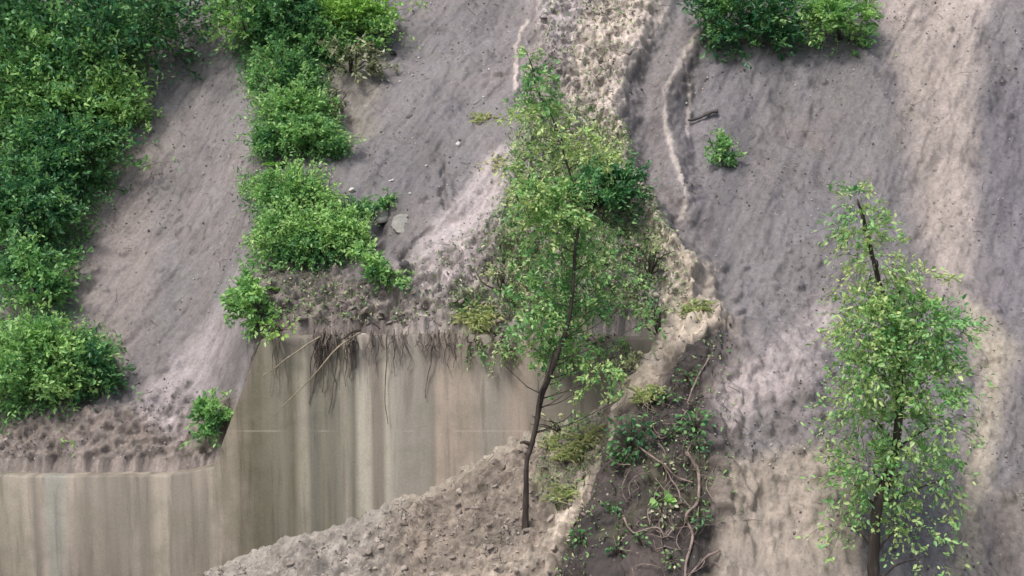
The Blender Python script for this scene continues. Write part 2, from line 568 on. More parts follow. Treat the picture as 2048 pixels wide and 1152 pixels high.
# zones (outlines in photo coordinates, laid on the site's base surface)
flow = poly(U, V, [(1075, -60), (1345, -60), (1290, 110), (1252, 180), (1240, 270), (1275, 360), (1320, 480), (1392, 560), (1385, 660), (1290, 745), (1230, 850), (1180, 850),
                   (1000, 700), (900, 740), (560, 740), (560, 640), (700, 590), (760, 570), (850, 520), (905, 470), (980, 420), (1030, 330), (1040, 200), (1060, 90)], 14)
clumpy_core = poly(U, V, [(1090, -60), (1330, -60), (1230, 200), (1260, 360), (1390, 570), (1370, 700), (1230, 860), (1000, 700), (900, 740), (540, 740), (540, 570), (720, 560), (840, 560),
                          (960, 480), (1010, 420), (1040, 330), (1060, 140), (1080, 60)], 22)
left_soil = poly(U, V, [(520, 530), (640, 520), (720, 580), (800, 660), (840, 760), (500, 760)], 22)
lower = low.astype(float)
bxy = np.interp(Y, bl[:, 1], bl[:, 0])
dbank = X - bxy + 0.14 * fbm(X * 2, Y * 2, 3, 60)
bankz = poly(U, V, [(1105, 1170), (1150, 1082), (1212, 1004), (1226, 930), (1258, 862), (1305, 812), (1350, 762), (1392, 706), (1432, 672), (1600, 690), (1600, 1400), (1080, 1400)], 10)
bankz *= (V0 > 600) * sstep(1490, 1412, U + 14 * fbm(X * 1.1, Y * 1.1, 3, 61))
paleflow = poly(U, V, [(1425, 530), (1445, 655), (1385, 705), (1310, 770), (1266, 835), (1238, 880), (1226, 940), (1208, 1002), (1142, 1084), (1092, 1170), (985, 1170), (1075, 1085), (1160, 1010),
                       (1178, 930), (1185, 868), (1228, 808), (1270, 745), (1322, 690), (1348, 620), (1340, 560)], 14) * (1 - bankz)
rs_ = sstep(1500, 1425, U0 + 0.5 * wu)
heap = lower * (1 - bankz) * rs_
rside = sstep(1360, 1470, U)

# colours: the soils themselves
def c3(a): return np.array(a, float)
mauve, tan, dark, lilac, brown, greyv = c3((0.176, 0.165, 0.167)), c3((0.44, 0.375, 0.31)), c3((0.046, 0.038, 0.035)), c3((0.42, 0.375, 0.385)), c3((0.155, 0.13, 0.115)), c3((0.170, 0.162, 0.172))
olive = c3((0.21, 0.225, 0.12)); heapc = c3((0.222, 0.186, 0.153))
Cc = np.broadcast_to(mauve, X.shape + (3,)).copy()


def lay(mask, col):
    global Cc
    Cc = Cc * (1 - mask[..., None]) + col * mask[..., None]


pn = fbm(X * 0.9, S * 0.9, 4, 70)
lay(0.5 * sstep(0.0, 0.5, pn), greyv)
lay(0.5 * sstep(0.0, 0.5, -pn), c3((0.205, 0.175, 0.172)))
lay(0.75 * flow * (1 - lower), c3((0.31, 0.27, 0.25)))
lay(0.9 * poly(U, V, [(840, 620), (745, 575), (845, 505), (890, 430), (950, 350), (1010, 310), (1045, 330), (1040, 470), (985, 500), (940, 590)], 20), c3((0.40, 0.355, 0.352)))
lay(0.6 * poly(U, V, [(1050, -50), (1190, -50), (1160, 150), (1080, 130)], 24), lilac)
lay(0.85 * poly(U, V, [(1205, -50), (1355, -50), (1295, 90), (1250, 180), (1245, 260), (1295, 390), (1240, 380), (1150, 340), (1130, 200), (1150, 100)], 18), c3((0.53, 0.46, 0.40)))
lay(0.75 * poly(U, V, [(1240, 300), (1275, 350), (1320, 470), (1400, 540), (1395, 660), (1300, 740), (1240, 850), (1200, 830), (1290, 700), (1330, 600), (1305, 520), (1250, 420)], 14), c3((0.53, 0.465, 0.375)))
gp = poly(U, V, [(1275, 130), (1400, 40), (1420, 500), (1390, 540), (1330, 470), (1280, 350), (1250, 250)], 14)
lay(0.85 * gp, c3((0.185, 0.168, 0.168)))
lay(0.75 * poly(U, V, [(1350, 200), (1420, 60), (1520, 200), (1440, 560), (1380, 400)], 14), c3((0.140, 0.132, 0.142)))
for ln, wd in (([(1350, -30), (1325, 30), (1275, 120), (1245, 200), (1238, 270)], 9), ([(1425, 30), (1380, 100), (1335, 180), (1330, 240), (1345, 310), (1375, 395), (1360, 440)], 8),
               ([(1375, 130), (1385, 200), (1380, 260)], 6), ([(1110, -20), (1105, 60), (1085, 110)], 7), ([(1050, 40), (1030, 110), (1025, 180)], 6)):
    lay(0.8 * sstep(wd, 2, seg_dist(U0 + wu * 0.5, V0 + wv * 0.5, ln)), c3((0.50, 0.44, 0.40)))
lay(0.8 * left_soil * (1 - lower), brown)
lay(0.45 * poly(U, V, [(640, 130), (760, 110), (760, 260), (690, 300), (640, 260)], 18), c3((0.26, 0.235, 0.18)))
# green silty stain where plants are ground into the flow
gz = np.maximum(poly(U, V, [(1040, 300), (1240, 300), (1300, 500), (1310, 600), (1290, 700), (1200, 760), (1000, 700), (990, 520)], 40), 0.8 * poly(U, V, [(900, 600), (1000, 600), (1000, 680), (900, 660)], 14))
gz = np.maximum(gz, 0.6 * poly(U, V, [(1140, 300), (1040, 330), (1040, 230), (1200, 240), (1240, 330)], 20))
lay(0.85 * gz * sstep(-0.3, 0.4, fbm(X * 3, S * 3, 4, 81)) * (1 - lower * 0.5), olive)
lay(heap, heapc)
lay(0.85 * paleflow, c3((0.47, 0.405, 0.335)))
lay(np.clip(heap, 0, 1) * 0.0 * sstep(0.34, 0.12, seg_dist(X, Y, [(0.6, 13.6), (0.75, 14.3), (1.0, 14.9), (1.2, 15.3), (1.35, 15.7), (1.85, 15.95), (2.4, 16.2), (2.8, 16.5)]) + 0.06 * pn), c3((0.50, 0.435, 0.355)))
lay(heap * 0.75 * sstep(14.75, 14.3, Y + 0.25 * X + 0.15 * pn), c3((0.33, 0.282, 0.235)))
lay(heap * 0.7 * sstep(YW - 0.30, YW - 0.08, Y + 0.1 * pn), c3((0.36, 0.325, 0.27)))
lay(heap * 0.7 * sstep(-1.2, -2.2, X), c3((0.30, 0.28, 0.255)))
lay(heap * 0.55 * poly(U, V, [(1080, 860), (1230, 840), (1240, 930), (1170, 1000), (1080, 1000)], 18) * sstep(-0.3, 0.3, fbm(X * 4, S * 4, 3, 83)), c3((0.30, 0.31, 0.18)))
lay(bankz, dark)
lay(bankz * 0.6 * sstep(0.0, 0.5, fbm(X * 2.5, S * 2.5, 4, 88)), c3((0.085, 0.066, 0.060)))
lay(bankz * 0.5 * sstep(0.1, 0.5, fbm(X * 2.2, S * 2.2, 4, 98)), c3((0.07, 0.072, 0.036)))
# right side of the slide
lay(0.8 * poly(U, V, [(1740, -60), (1990, -60), (1950, 120), (1960, 320), (1935, 520), (1880, 620), (1840, 420), (1800, 200)], 34), c3((0.42, 0.36, 0.32)))
lay(0.75 * poly(U, V, [(1960, 200), (2200, -60), (2200, 700), (1990, 640), (1950, 420)], 30), c3((0.15, 0.14, 0.155)))
lay(0.75 * poly(U, V, [(1900, 560), (2020, 700), (1990, 900), (1950, 1160), (1880, 1160), (1930, 900), (1960, 760)], 24), c3((0.40, 0.355, 0.275)))
lay(0.8 * poly(U, V, [(1985, 980), (2200, 900), (2200, 1300), (1930, 1300)], 26), c3((0.17, 0.145, 0.125)))
lay(0.8 * poly(U, V, [(1425, 940), (1700, 880), (1720, 1300), (1425, 1300)], 26), c3((0.34, 0.29, 0.24)))
lay(0.8 * poly(U, V, [(1420, 780), (1540, 700), (1660, 590), (1680, 660), (1560, 800), (1430, 880)], 30), c3((0.40, 0.35, 0.345)))
# left side of the slide
lay(0.55 * poly(U, V, [(180, 250), (330, 250), (300, 600), (200, 860), (0, 900), (0, 600), (100, 500)], 34), c3((0.26, 0.215, 0.195)))
lay(0.8 * poly(U, V, [(-200, 860), (520, 800), (520, 1000), (-200, 1000)], 24) * (1 - lower), c3((0.23, 0.19, 0.165)))
lay(0.6 * poly(U, V, [(260, 800), (420, 620), (480, 500), (520, 560), (430, 760), (360, 880)], 26), lilac)

# relief
hill_m = 1 - lower
heapk = 0.92 * heap * (1 - 0.6 * sstep(YW - 0.35, YW - 0.05, Y))
clump = np.clip(np.maximum.reduce([clumpy_core * hill_m, left_soil * hill_m, heapk, bankz * 0.9, 0.4 * poly(U, V, [(1380, 560), (1700, 560), (2050, 640), (2050, 1400), (1380, 1400)], 130)]), 0, 1)
clump = np.maximum(clump, 0.8 * poly(U, V, [(-200, 840), (540, 780), (540, 1000), (-200, 1000)], 24) * hill_m)
cn = 0.62 * fbm(X * 6 + 11, S * 6, 4, 120, 0.7) + 0.4 * fbm(X * 18, S * 18, 3, 121)
Cc = Cc * (1 + np.clip(clump * (1 - 0.3 * bankz) * cn * 1.35, -0.6, 0.8))[..., None]
disp = 0.20 * fbm(X * 0.45, S * 0.45, 3, 1)
disp += 0.09 * paleflow
disp += hill_m * 0.22 * flow + 0.10 * hill_m * clumpy_core
# gullies and crests on the slide face
for ln, wd, am in (([(1350, -60), (1325, 30), (1275, 120), (1245, 200), (1238, 270), (1275, 360), (1325, 480), (1395, 560)], 40, 0.16),
                   ([(1430, 20), (1380, 100), (1335, 180), (1330, 240), (1345, 310), (1375, 395)], 34, 0.10),
                   ([(880, 330), (895, 390), (902, 440)], 12, 0.07), ([(850, 505), (900, 440), (960, 380), (1035, 300)], 30, 0.10),
                   ([(1040, 60), (1028, 120), (1020, 200)], 10, 0.05), ([(860, 540), (800, 560), (740, 580)], 22, 0.10)):
    disp += hill_m * am * sstep(wd, 0, seg_dist(U, V, ln))
for ln, wd, am in (([(1300, 160), (1285, 260), (1320, 370), (1370, 470)], 34, -0.10), ([(1395, 130), (1405, 330), (1410, 480)], 36, -0.16),
                   ([(888, 340), (880, 380), (886, 420)], 8, -0.10), ([(770, 430), (762, 480), (745, 540)], 20, -0.22), ([(1070, 110), (1055, 210), (1045, 300)], 22, -0.08),
                   ([(810, 520), (850, 475), (870, 465)], 10, -0.10), ([(660, 200), (700, 240), (740, 300)], 30, -0.10)):
    disp += hill_m * am * sstep(wd, 0, seg_dist(U, V, ln)) * (1 + 0.5 * fbm(X * 2.2, S * 2.2, 2, 19))
# smooth slide face: shallow drag marks running down and to the left
ca, sa = math.cos(math.radians(-27)), math.sin(math.radians(-27))
dr, dl = X * ca - S * sa * -1, X * sa * -1 + S * ca
xr, sr = X * ca + S * sa, -X * sa + S * ca
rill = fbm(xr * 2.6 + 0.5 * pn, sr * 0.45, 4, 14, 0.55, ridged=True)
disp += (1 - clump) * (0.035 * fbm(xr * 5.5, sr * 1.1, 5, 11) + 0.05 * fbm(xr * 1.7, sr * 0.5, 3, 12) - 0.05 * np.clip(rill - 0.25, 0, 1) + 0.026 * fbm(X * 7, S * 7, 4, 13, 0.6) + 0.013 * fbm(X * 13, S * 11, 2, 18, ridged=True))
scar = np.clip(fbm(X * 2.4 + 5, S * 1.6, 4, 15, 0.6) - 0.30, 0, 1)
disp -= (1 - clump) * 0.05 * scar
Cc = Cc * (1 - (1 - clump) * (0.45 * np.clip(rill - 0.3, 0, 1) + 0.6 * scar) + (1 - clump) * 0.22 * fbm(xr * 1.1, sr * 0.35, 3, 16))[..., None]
# the mass thins out where it reaches the wall top
disp = np.where(hill_m * (X < 2.6) > 0, disp * (0.12 + 0.4 * sstep(-0.4, 0.6, X) + (0.88 - 0.4 * sstep(-0.4, 0.6, X)) * sstep(16.46, 17.3, Y + 0.15 * fbm(X * 2, X * 0, 3, 77))), disp)
# broken clumpy debris
big = fbm(X * 1.6, S * 1.6, 3, 21, ridged=True)
md = fbm(X * 5.2 + 0.5 * big, S * 5.2, 4, 22, 0.62, ridged=True)
sm = fbm(X * 14, S * 14, 3, 23, 0.6)
md2 = fbm(X * 9.5 + 3, S * 9.5, 3, 24, 0.6, ridged=True)
disp += clump * (0.07 * big + 0.10 * md + 0.05 * md2 + 0.05 * sm)
disp += bankz * 0.06 * fbm(X * 3.4, S * 3.4, 4, 31, ridged=True)
# individual lumps pressed into the debris
prob = (clump * (np.abs(X) < 9.9) * (Y > 13.0) * (Y < 22.4) + (0.010 + 0.2 * scar) * (np.abs(X) < 9.9) * (Y > 16.4) * (Y < 22.4)).ravel()
prob = np.where(X.ravel() > 3.2, prob * 0.4, prob); prob /= prob.sum()
idx = rng.choice(prob.size, 21000, p=prob)
nx = len(xs)
rad = 0.022 + 0.085 * rng.random(len(idx)) ** 3.2
lump = np.zeros_like(X)
for q, r in zip(idx, rad):
    j, i = divmod(int(q), nx)
    wi = int(r * 1.6 / 0.029) + 1
    wj = int(r * 1.6 / 0.028) + 1
    j0, j1, i0, i1 = max(0, j - wj), min(len(ys), j + wj + 1), max(0, i - wi), min(nx, i + wi + 1)
    th = rng.uniform(0, 3.14); el = rng.uniform(0.6, 1.0)
    dx = X[j0:j1, i0:i1] - X[j, i]; dy = S[j0:j1, i0:i1] - S[j, i]
    a = (dx * math.cos(th) + dy * math.sin(th)); b_ = (-dx * math.sin(th) + dy * math.cos(th)) / el
    d = np.maximum(np.abs(a) * 0.55 + np.abs(b_) * 0.55, np.hypot(a, b_)) / r
    lump[j0:j1, i0:i1] = np.maximum(lump[j0:j1, i0:i1], 0.85 * r * np.sqrt(np.clip(1 - d * d, 0, 1)))
disp += lump
edge_fix = np.ones_like(X)
P = Pb + NB * (disp * edge_fix)[..., None]
# behind the wall the debris may not poke through its face
inwall = (X < 2.3)
wtop = np.interp(xs, WALL_PROF[:, 0], WALL_PROF[:, 1])[None]
pl_, ph_ = P[:nl], P[nl:]
pl_[..., 1] = np.where(inwall[:nl] & (pl_[..., 1] > YW + 0.06), YW + 0.06, pl_[..., 1])
pl_[-1, :, 1] = np.where(inwall[nl - 1], YW + 0.12, pl_[-1, :, 1])
ph_[:2, :, 1] = np.where(inwall[:2], YW + 0.16, ph_[:2, :, 1])
ph_[:2, :, 2] = np.where(inwall[:2], np.minimum(ph_[:2, :, 2], wtop - 0.05), ph_[:2, :, 2])
front = inwall[nl:] & (ph_[..., 1] < YW + 0.03)
ph_[..., 2] = np.where(front, np.maximum(ph_[..., 2], wtop - 0.02), ph_[..., 2])
ph_[..., 1] = np.where(front, np.maximum(ph_[..., 1], YW - 0.10 - 0.16 * sstep(-0.2, 0.6, X[nl:])), ph_[..., 1])
PU, PV = project(np.where(Y[..., None] < 3, np.array([0, 3.0, 0]), P))
PU[Y < 3] = -9999
DN = np.concatenate([normals(X[:nl], Y[:nl], P[:nl, :, 2]), normals(X[nl:], Y[nl:], P[nl:, :, 2])])
PUf, PVf, Yf = PU.ravel(), PV.ravel(), P[..., 1].ravel()
lowf = low.ravel()


def surf(px, py, part=None):
    """point and base normal of the terrain seen at a pixel; part = 'low' / 'hill' limits the search"""
    d = (PUf - px) ** 2 + (PVf - py) ** 2
    if part == 'low': d = d + (~lowf) * 1e9
    if part == 'hill': d = d + lowf * 1e9
    m = d.min()
    c = np.where(d < m + 9)[0]
    q = c[np.argmin(Yf[c])]
    j, i = divmod(int(q), nx)
    return P[j, i].copy(), NB[j, i].copy()


ROWS, COLS = X.shape
qi = (np.arange(ROWS - 1)[:, None] * COLS + np.arange(COLS - 1)[None]).ravel()
quads = np.stack([qi, qi + 1, qi + COLS + 1, qi + COLS], 1)
jrow = qi // COLS
bcen = bankz.ravel()[qi] > 0.5
own = np.where(bcen, 2, np.where(jrow >= nl - 1, 0, 1))
Pf = P.reshape(-1, 3); Cf = Cc.reshape(-1, 3); Kf = clump.ravel()
for k, (nm, lab) in enumerate((("hillside", "bare mauve grey landslide slope rising behind the concrete wall"),
                               ("debris_heap", "pale clumpy mud heap banked against the foot of the wall"),
                               ("earth_bank", "dark brown earth bank with exposed roots at lower right"))):
    F = quads[own == k]
    used, inv = np.unique(F, return_inverse=True)
    me = mesh_np(nm, Pf[used], inv.reshape(F.shape), True)
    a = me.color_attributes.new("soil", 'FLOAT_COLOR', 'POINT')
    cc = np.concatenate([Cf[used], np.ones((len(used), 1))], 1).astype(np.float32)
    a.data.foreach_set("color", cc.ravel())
    b2 = me.attributes.new("clumpy", 'FLOAT', 'POINT')
    b2.data.foreach_set("value", Kf[used].astype(np.float32))
    tag(link(nm, me, M_MUD), kind="structure")

# ------------------------------------------------------------------ retaining wall
def build_wall():
    pr = WALL_PROF
    xx = np.unique(np.concatenate([np.linspace(-34, -10, 20), np.arange(-10, 3.4, 0.08), pr[:, 0]]))
    zt = np.interp(xx, pr[:, 0], pr[:, 1]) + 0.018 * fbm(xx * 3, xx * 0, 3, 44) * (xx > -11)
    n = len(xx)
    y0, y1, ch = YW, YW + 0.34, 0.03
    rings = [(y0, -0.6 + 0 * zt), (y0, zt - ch), (y0 + ch, zt), (y1 - ch, zt), (y1, zt - ch), (y1, -0.6 + 0 * zt)]
    V = np.concatenate([np.stack([xx, np.full(n, y), z], 1) for y, z in rings])
    F = []
    for r in range(5):
        for i in range(n - 1):
            F.append((r * n + i, r * n + i + 1, (r + 1) * n + i + 1, (r + 1) * n + i))
    for i in (0, n - 1):
        F.append((i, n + i, 4 * n + i, 5 * n + i)); F.append((n + i, 2 * n + i, 3 * n + i, 4 * n + i))
    o = link("retaining_wall", mesh_np("retaining_wall", V, F), M_WALL)
    tag(o, "tall streaked concrete retaining wall half buried by landslide mud", "wall")


build_wall()

# ------------------------------------------------------------------ plants
def twiggy(soup_leaf, soup_twig, base, direction, length, nleaf, lsize, tint, droop=0.25, twr=0.004, aspect=0.5, spread=0.10, side=0.9):
    """one twig with leaves along it"""
    d = np.asarray(direction, float); d = d / (np.linalg.norm(d) + 1e-9)
    k = np.linspace(0, 1, 5)
    pts = base + d * (k * length)[:, None] + np.array([0, 0, -1.0]) * (droop * length * k ** 2)[:, None]
    pts = pts + rng.normal(size=(5, 3)) * length * 0.05 * k[:, None]
    if soup_twig is not None:
        Vt, Ft = tube(pts, np.linspace(twr, twr * 0.4, 5), 4)
        soup_twig.add(Vt, Ft)
    if nleaf:
        t = rng.random(nleaf) ** 0.7
        B = np.stack([np.interp(t, k, pts[:, a]) for a in range(3)], 1) + rng.normal(size=(nleaf, 3)) * length * spread
        D = d + rng.normal(size=(nleaf, 3)) * side + np.array([0, 0, -0.15])
        L = lsize * rng.uniform(0.45, 1.55, nleaf)
        V_, F_ = leaves(B, D, L, L * aspect * rng.uniform(0.8, 1.2, nleaf))
        soup_leaf.add(V_, F_, np.clip(tint + 0.12 * rng.normal(), 0, 1))


def shrub(name, label, cat, px, py, rx, ry, nleaf, tint, lsize, mat, group=None, part='hill', up=0.6, stems=6, depth=None, back=0.0, droop=0.3, aspect=0.5):
    """leafy shrub rooted on the terrain; rx, ry are its photo half-widths in pixels"""
    foot, nrm = surf(px, py + ry * 0.55, part)
    sc = foot[1] / FPX
    RX, RZ = rx * sc, ry * sc
    RY = depth if depth else 0.75 * (RX + RZ) * 0.5
    cen = at(px, py, foot[1] - RY * 0.35 + back)
    root = empty(name, foot)
    tag(root, label, cat, group)
    lf, tw = Soup(), Soup()
    ntw = max(6, int(nleaf / 14))
    nlobe = max(3, int(3 + ntw / 16))
    lob = rng.normal(size=(nlobe, 3)); lob /= np.linalg.norm(lob, axis=1)[:, None]
    lob[:, 1] = np.where(lob[:, 1] > 0.3, -0.6 * lob[:, 1], lob[:, 1])
    lob *= rng.uniform(0.75, 1.15, nlobe)[:, None]
    ltint = rng.normal(size=nlobe) * 0.13
    for q in range(ntw):
        li = int(rng.integers(nlobe))
        v = lob[li] * (0.9 if q % 4 else 0.4) + rng.normal(size=3) * (0.17 if q % 4 else 0.4)
        r = rng.random() ** 0.4
        r *= 1 + 0.42 * float(vnoise(np.array([v[0] * 2.5 + px]), np.array([v[2] * 2.5 + py]), 3)[0])
        r = 0.55 + 0.45 * r
        p = cen + np.array([v[0] * RX, v[1] * RY, v[2] * RZ]) * r * 0.95
        d = np.array([v[0], v[1], v[2] * 0.6 + up]) + rng.normal(size=3) * 0.35
        tloc = tint + ltint[li] + 0.22 * float(fbm(np.array([p[0] * 2.2]), np.array([p[2] * 2.2]), 2, 90)[0])
        shoot = q % 9 == 0
        twiggy(lf, tw, p - foot, d, rng.uniform(0.12, 0.28) * (0.5 + RX) * (2.1 if shoot else 1), 14, lsize, tloc - (0.15 if shoot else 0), droop, aspect=aspect, spread=0.05 if shoot else 0.10)
    for q in range(stems):
        v = rng.normal(size=3) * 0.55
        tip = cen + np.array([v[0] * RX, v[1] * RY, RZ * rng.uniform(0.1, 0.7)])
        p = spline([np.zeros(3) - nrm * 0.05, (tip - foot) * 0.5 + rng.normal(size=3) * 0.06, tip - foot], 8)
        Vt, Ft = tube(p, np.linspace(0.014, 0.005, 8), 5, 0.08)
        tw.add(Vt, Ft)
    link("foliage", lf.mesh("foliage"), mat, root)
    link("stem", tw.mesh("stem", True), M_BARK, root)
    return root


LEFT = "shrubs left standing along the left edge of the slide"
shrub_list = [
    # px, py, rx, ry, n, tint, lsize, label
    (575, 40, 66, 70, 8000, 0.86, 0.060, "dark green bush in the top left corner of the clear middle part of the slope"),
    (705, 30, 88, 30, 6500, -0.05, 0.060, "bright lime green leafy crown at the top edge, highest of the slope's bushes"),
    (745, 72, 46, 34, 1500, 0.45, 0.060, "loose mid green bush overhanging the bare grey slide at its top left edge"),
    (640, 92, 46, 36, 3200, 0.60, 0.055, "green bush just below the bright lime crown, above the brown hollow"),
    (560, 150, 55, 60, 5200, 0.66, 0.055, "deep green bush between the corner bush and the rounded bush below it"),
    (590, 225, 62, 50, 6500, 0.38, 0.055, "rounded mid green bush halfway up the left edge of the slide"),
    (625, 278, 58, 36, 5200, 0.48, 0.055, "low spreading green bush above the fern, its tip reaching over the bare mud"),
    (556, 282, 40, 40, 3200, 0.72, 0.055, "small dark green bush beside the fern on the left edge"),
    (585, 385, 70, 50, 6500, 0.15, 0.050, "light green feathery bush on the left edge, below the fern"),
    (580, 460, 66, 50, 6500, 0.30, 0.050, "green bush on the left edge above the dark soil hump"),
    (660, 470, 52, 40, 4600, 0.22, 0.050, "bright green mound shaped bush, middle one of the lower left clump"),
    (712, 462, 38, 32, 2600, 0.30, 0.050, "small rounded green bush at the right end of the lower left clump"),
    (620, 515, 62, 30, 3600, 0.66, 0.050, "dark low bush at the foot of the lower left clump, on the brown soil"),
    (730, 525, 30, 42, 700, 0.40, 0.060, "spindly climbing plant with yellowish leaves at the edge of the hollow"),
    (765, 556, 34, 15, 900, 0.55, 0.055, "low strip of green leaves under the small hollow"),
    (712, 418, 26, 14, 500, 0.85, 0.060, "small blue green sprig on the ledge above the mound shaped bush"),
    (775, 410, 20, 12, 360, 0.65, 0.055, "small green sprig at the right end of the ledge, by the grey slab"),
]
for (px, py, rx, ry, n, ti, ls, lab) in shrub_list:
    shrub("shrub", lab, "shrub", px, py, rx, ry, n, max(ti, 0.12), ls, M_FERN if ti < 0 else M_LEAF, LEFT)
# mud-splashed pale leaved scrub at the brown hollow
shrub("scrub", "thin scrub with pale mud splashed leaves over the dark hollow at upper left", "scrub", 700, 125, 62, 34, 850, 0.45, 0.075, M_PALELEAF, stems=12)
shrub("scrub", "broken brown and pale scrub hanging down the slope below the dark hollow", "scrub", 668, 200, 26, 34, 320, 0.40, 0.075, M_PALELEAF, stems=12, up=-0.4)
# far left
FL = "trees and bushes further left of the slide"
for (px, py, rx, ry, n, ti, ls, lab) in [
    (190, 40, 240, 110, 17000, 0.92, 0.085, "large dark green tree crown in the top left of the view"),
    (60, 160, 150, 120, 11000, 0.55, 0.080, "big deep green bush at the far left edge below the large dark crown"),
    (175, 215, 100, 70, 7500, 0.20, 0.075, "bright green bush hanging over the bare slope under the large dark crown"),
    (130, 320, 140, 70, 8500, 0.72, 0.075, "wide green bush at far left, second row down"),
    (60, 430, 95, 80, 6500, 0.80, 0.075, "dark olive bush at far left in the middle of the slope"),
    (75, 555, 70, 65, 4800, 0.55, 0.070, "green bush at far left just above the low yellow green bush"),
    (70, 730, 105, 90, 8500, 0.38, 0.070, "bright yellow green bush at far left above the low wall"),
    (185, 735, 65, 60, 3800, 0.75, 0.070, "dark green bush right of the yellow green one above the low wall"),
    (492, 30, 62, 95, 4200, 0.28, 0.065, "light green bush on the slope between the dark crown and the corner bush"),
    (505, 615, 40, 62, 3200, 0.28, 0.060, "light green bush covering the spot where the wall steps down, upper of two"),
    (425, 835, 34, 40, 2000, 0.42, 0.060, "small green bush at the foot of the sloping wall top, lower of two"),
]:
    shrub("bush", lab, "bush", px, py, rx, ry, n, ti, ls, M_LEAF, FL, stems=7)
# upper right and right
for (px, py, rx, ry, n, ti, ls, lab) in [
    (1500, 20, 105, 85, 7500, 0.93, 0.080, "dark green bush at the top right of the slide"),
    (1680, 40, 75, 70, 4000, 0.26, 0.075, "bright light green bush beside the dark one at the top right"),
    (1450, 300, 22, 45, 900, 0.6, 0.06, "small green tuft of leaves on the grey gully side at right"),
]:
    shrub("bush", lab, "bush", px, py, rx, ry, n, ti, ls, M_LEAF, "bushes on the right side of the slide", stems=6)


def fern(px, py, n, length, label, part='hill', tint=0.25, up=0.9, lean=(0.0, -0.5)):
    foot, nrm = surf(px, py, part)
    root = empty("fern", foot)
    tag(root, label, "fern")
    for q in range(n):
        a = rng.uniform(-1.5, 1.5)
        d = np.array([math.sin(a) + lean[0], -abs(math.cos(a)) * 0.8 + lean[1] * 0.3, up])
        d /= np.linalg.norm(d)
        L = length * rng.uniform(0.7, 1.1)
        k = np.linspace(0, 1, 10)
        pts = d * (k * L)[:, None] + np.array([0, 0, -0.55 * L]) * (k ** 2)[:, None]
        fr, st = Soup(), Soup()
        Vt, Ft = tube(pts, np.linspace(0.004, 0.0015, 10), 4)
        st.add(Vt, Ft)
        m = 22
        t = np.linspace(0.12, 1, m)
        B = np.stack([np.interp(t, k, pts[:, c]) for c in range(3)], 1)
        side = np.cross(d, np.array([0, 0, 1.0])); side /= np.linalg.norm(side) + 1e-9
        for sg in (-1, 1):
            D = np.broadcast_to(side * sg + d * 0.45, (m, 3)) + rng.normal(size=(m, 3)) * 0.08
            Ls = L * 0.30 * np.sin(np.clip(t * 2.9, 0, 3.05)) + 0.01
            V_, F_ = leaves(B, D, Ls, Ls * 0.32)
            fr.add(V_, F_, tint)
        f = link("frond", fr.mesh("frond"), M_FERN, root)
        link("stalk", st.mesh("stalk"), M_TWIG, f)
    return root


fern(550, 335, 11, 0.32, "bright green fern between the upper and lower bushes on the left edge")
fern(552, 577, 6, 0.18, "small pale fern on the brown soil hump at the left edge")


def broadleaf(name, px, py, nleaf, rad, lsize, tint, label, cat="plant", part=None, mat=None, aspect=0.8, up=0.5, group=None, y=None, stems=True):
    """small rosette of broad leaves"""
    foot, nrm = surf(px, py, part)
    if y is not None:
        foot = at(px, py, y)
    root = empty(name, foot)
    tag(root, label, cat, group)
    lf, tw = Soup(), Soup()
    for q in range(nleaf):
        a = rng.uniform(0, 6.28); r = rad * rng.random() ** 0.6
        b = nrm * 0.02 + np.array([math.cos(a) * r, -abs(math.sin(a)) * r * 0.6 - 0.02, rng.uniform(0, up) * rad + 0.02 + math.sin(a) * r * 0.5])
        D = np.array([math.cos(a), -0.4, math.sin(a) * 0.5]) + rng.normal(size=3) * 0.3
        V_, F_ = leaves(b[None], D[None], np.array([lsize * rng.uniform(0.7, 1.2)]), np.array([lsize * aspect]))
        lf.add(V_, F_, np.clip(tint + rng.normal() * 0.12, 0, 1))
        if stems:
            Vt, Ft = tube(spline([np.zeros(3), b * 0.6 + nrm * 0.03, b], 5), 0.003, 4)
            tw.add(Vt, Ft)
    link("foliage", lf.mesh("foliage"), mat or M_LEAF, root)
    if stems:
        link("stem", tw.mesh("stem"), M_ROOT, root)
    return root


broadleaf("creeper", 562, 662, 30, 0.27, 0.075, 0.0, "bright yellow green creeper lying on the wall top at its left end", "plant", 'hill', M_FERN, 0.9, 0.25, y=16.12)
broadleaf("seedling", 1265, 895, 150, 0.30, 0.075, 0.9, "dark blue green leafy plant on the left shoulder of the dark bank", "plant", None, None, 0.6, 1.2)
broadleaf("seedling", 1243, 925, 60, 0.17, 0.075, 0.6, "small bright leafed plant just below the dark blue green one on the bank", "plant", None, None, 0.6, 1.0)
broadleaf("seedling", 1324, 1010, 20, 0.11, 0.10, 0.2, "round light green broad leafed seedling alone in the middle of the dark bank", "plant", None, None, 0.95, 0.8)
broadleaf("seedling", 1322, 1022, 22, 0.17, 0.05, 0.1, "ring of small cream leaves under the round seedling on the dark bank", "plant", None, M_PALELEAF, 0.9, 0.2)
broadleaf("seedling", 1165, 1085, 42, 0.14, 0.06, 0.75, "small green plant at the lower left edge of the dark bank", "plant", None, None, 0.7, 0.9)
broadleaf("seedling", 1390, 860, 46, 0.20, 0.075, 0.7, "green leafy plant on the upper right of the dark bank", "plant", None, None, 0.7, 1.0)
broadleaf("seedling", 1330, 932, 16, 0.11, 0.06, 0.2, "pale sprig of small leaves where the thin vine forks on the bank", "plant", None, M_PALELEAF, 0.7, 0.8)
broadleaf("seedling", 1345, 1128, 26, 0.13, 0.05, 0.5, "low muddy leafed plant near the bottom of the dark bank", "plant", None, M_LITTER, 0.7, 0.7)


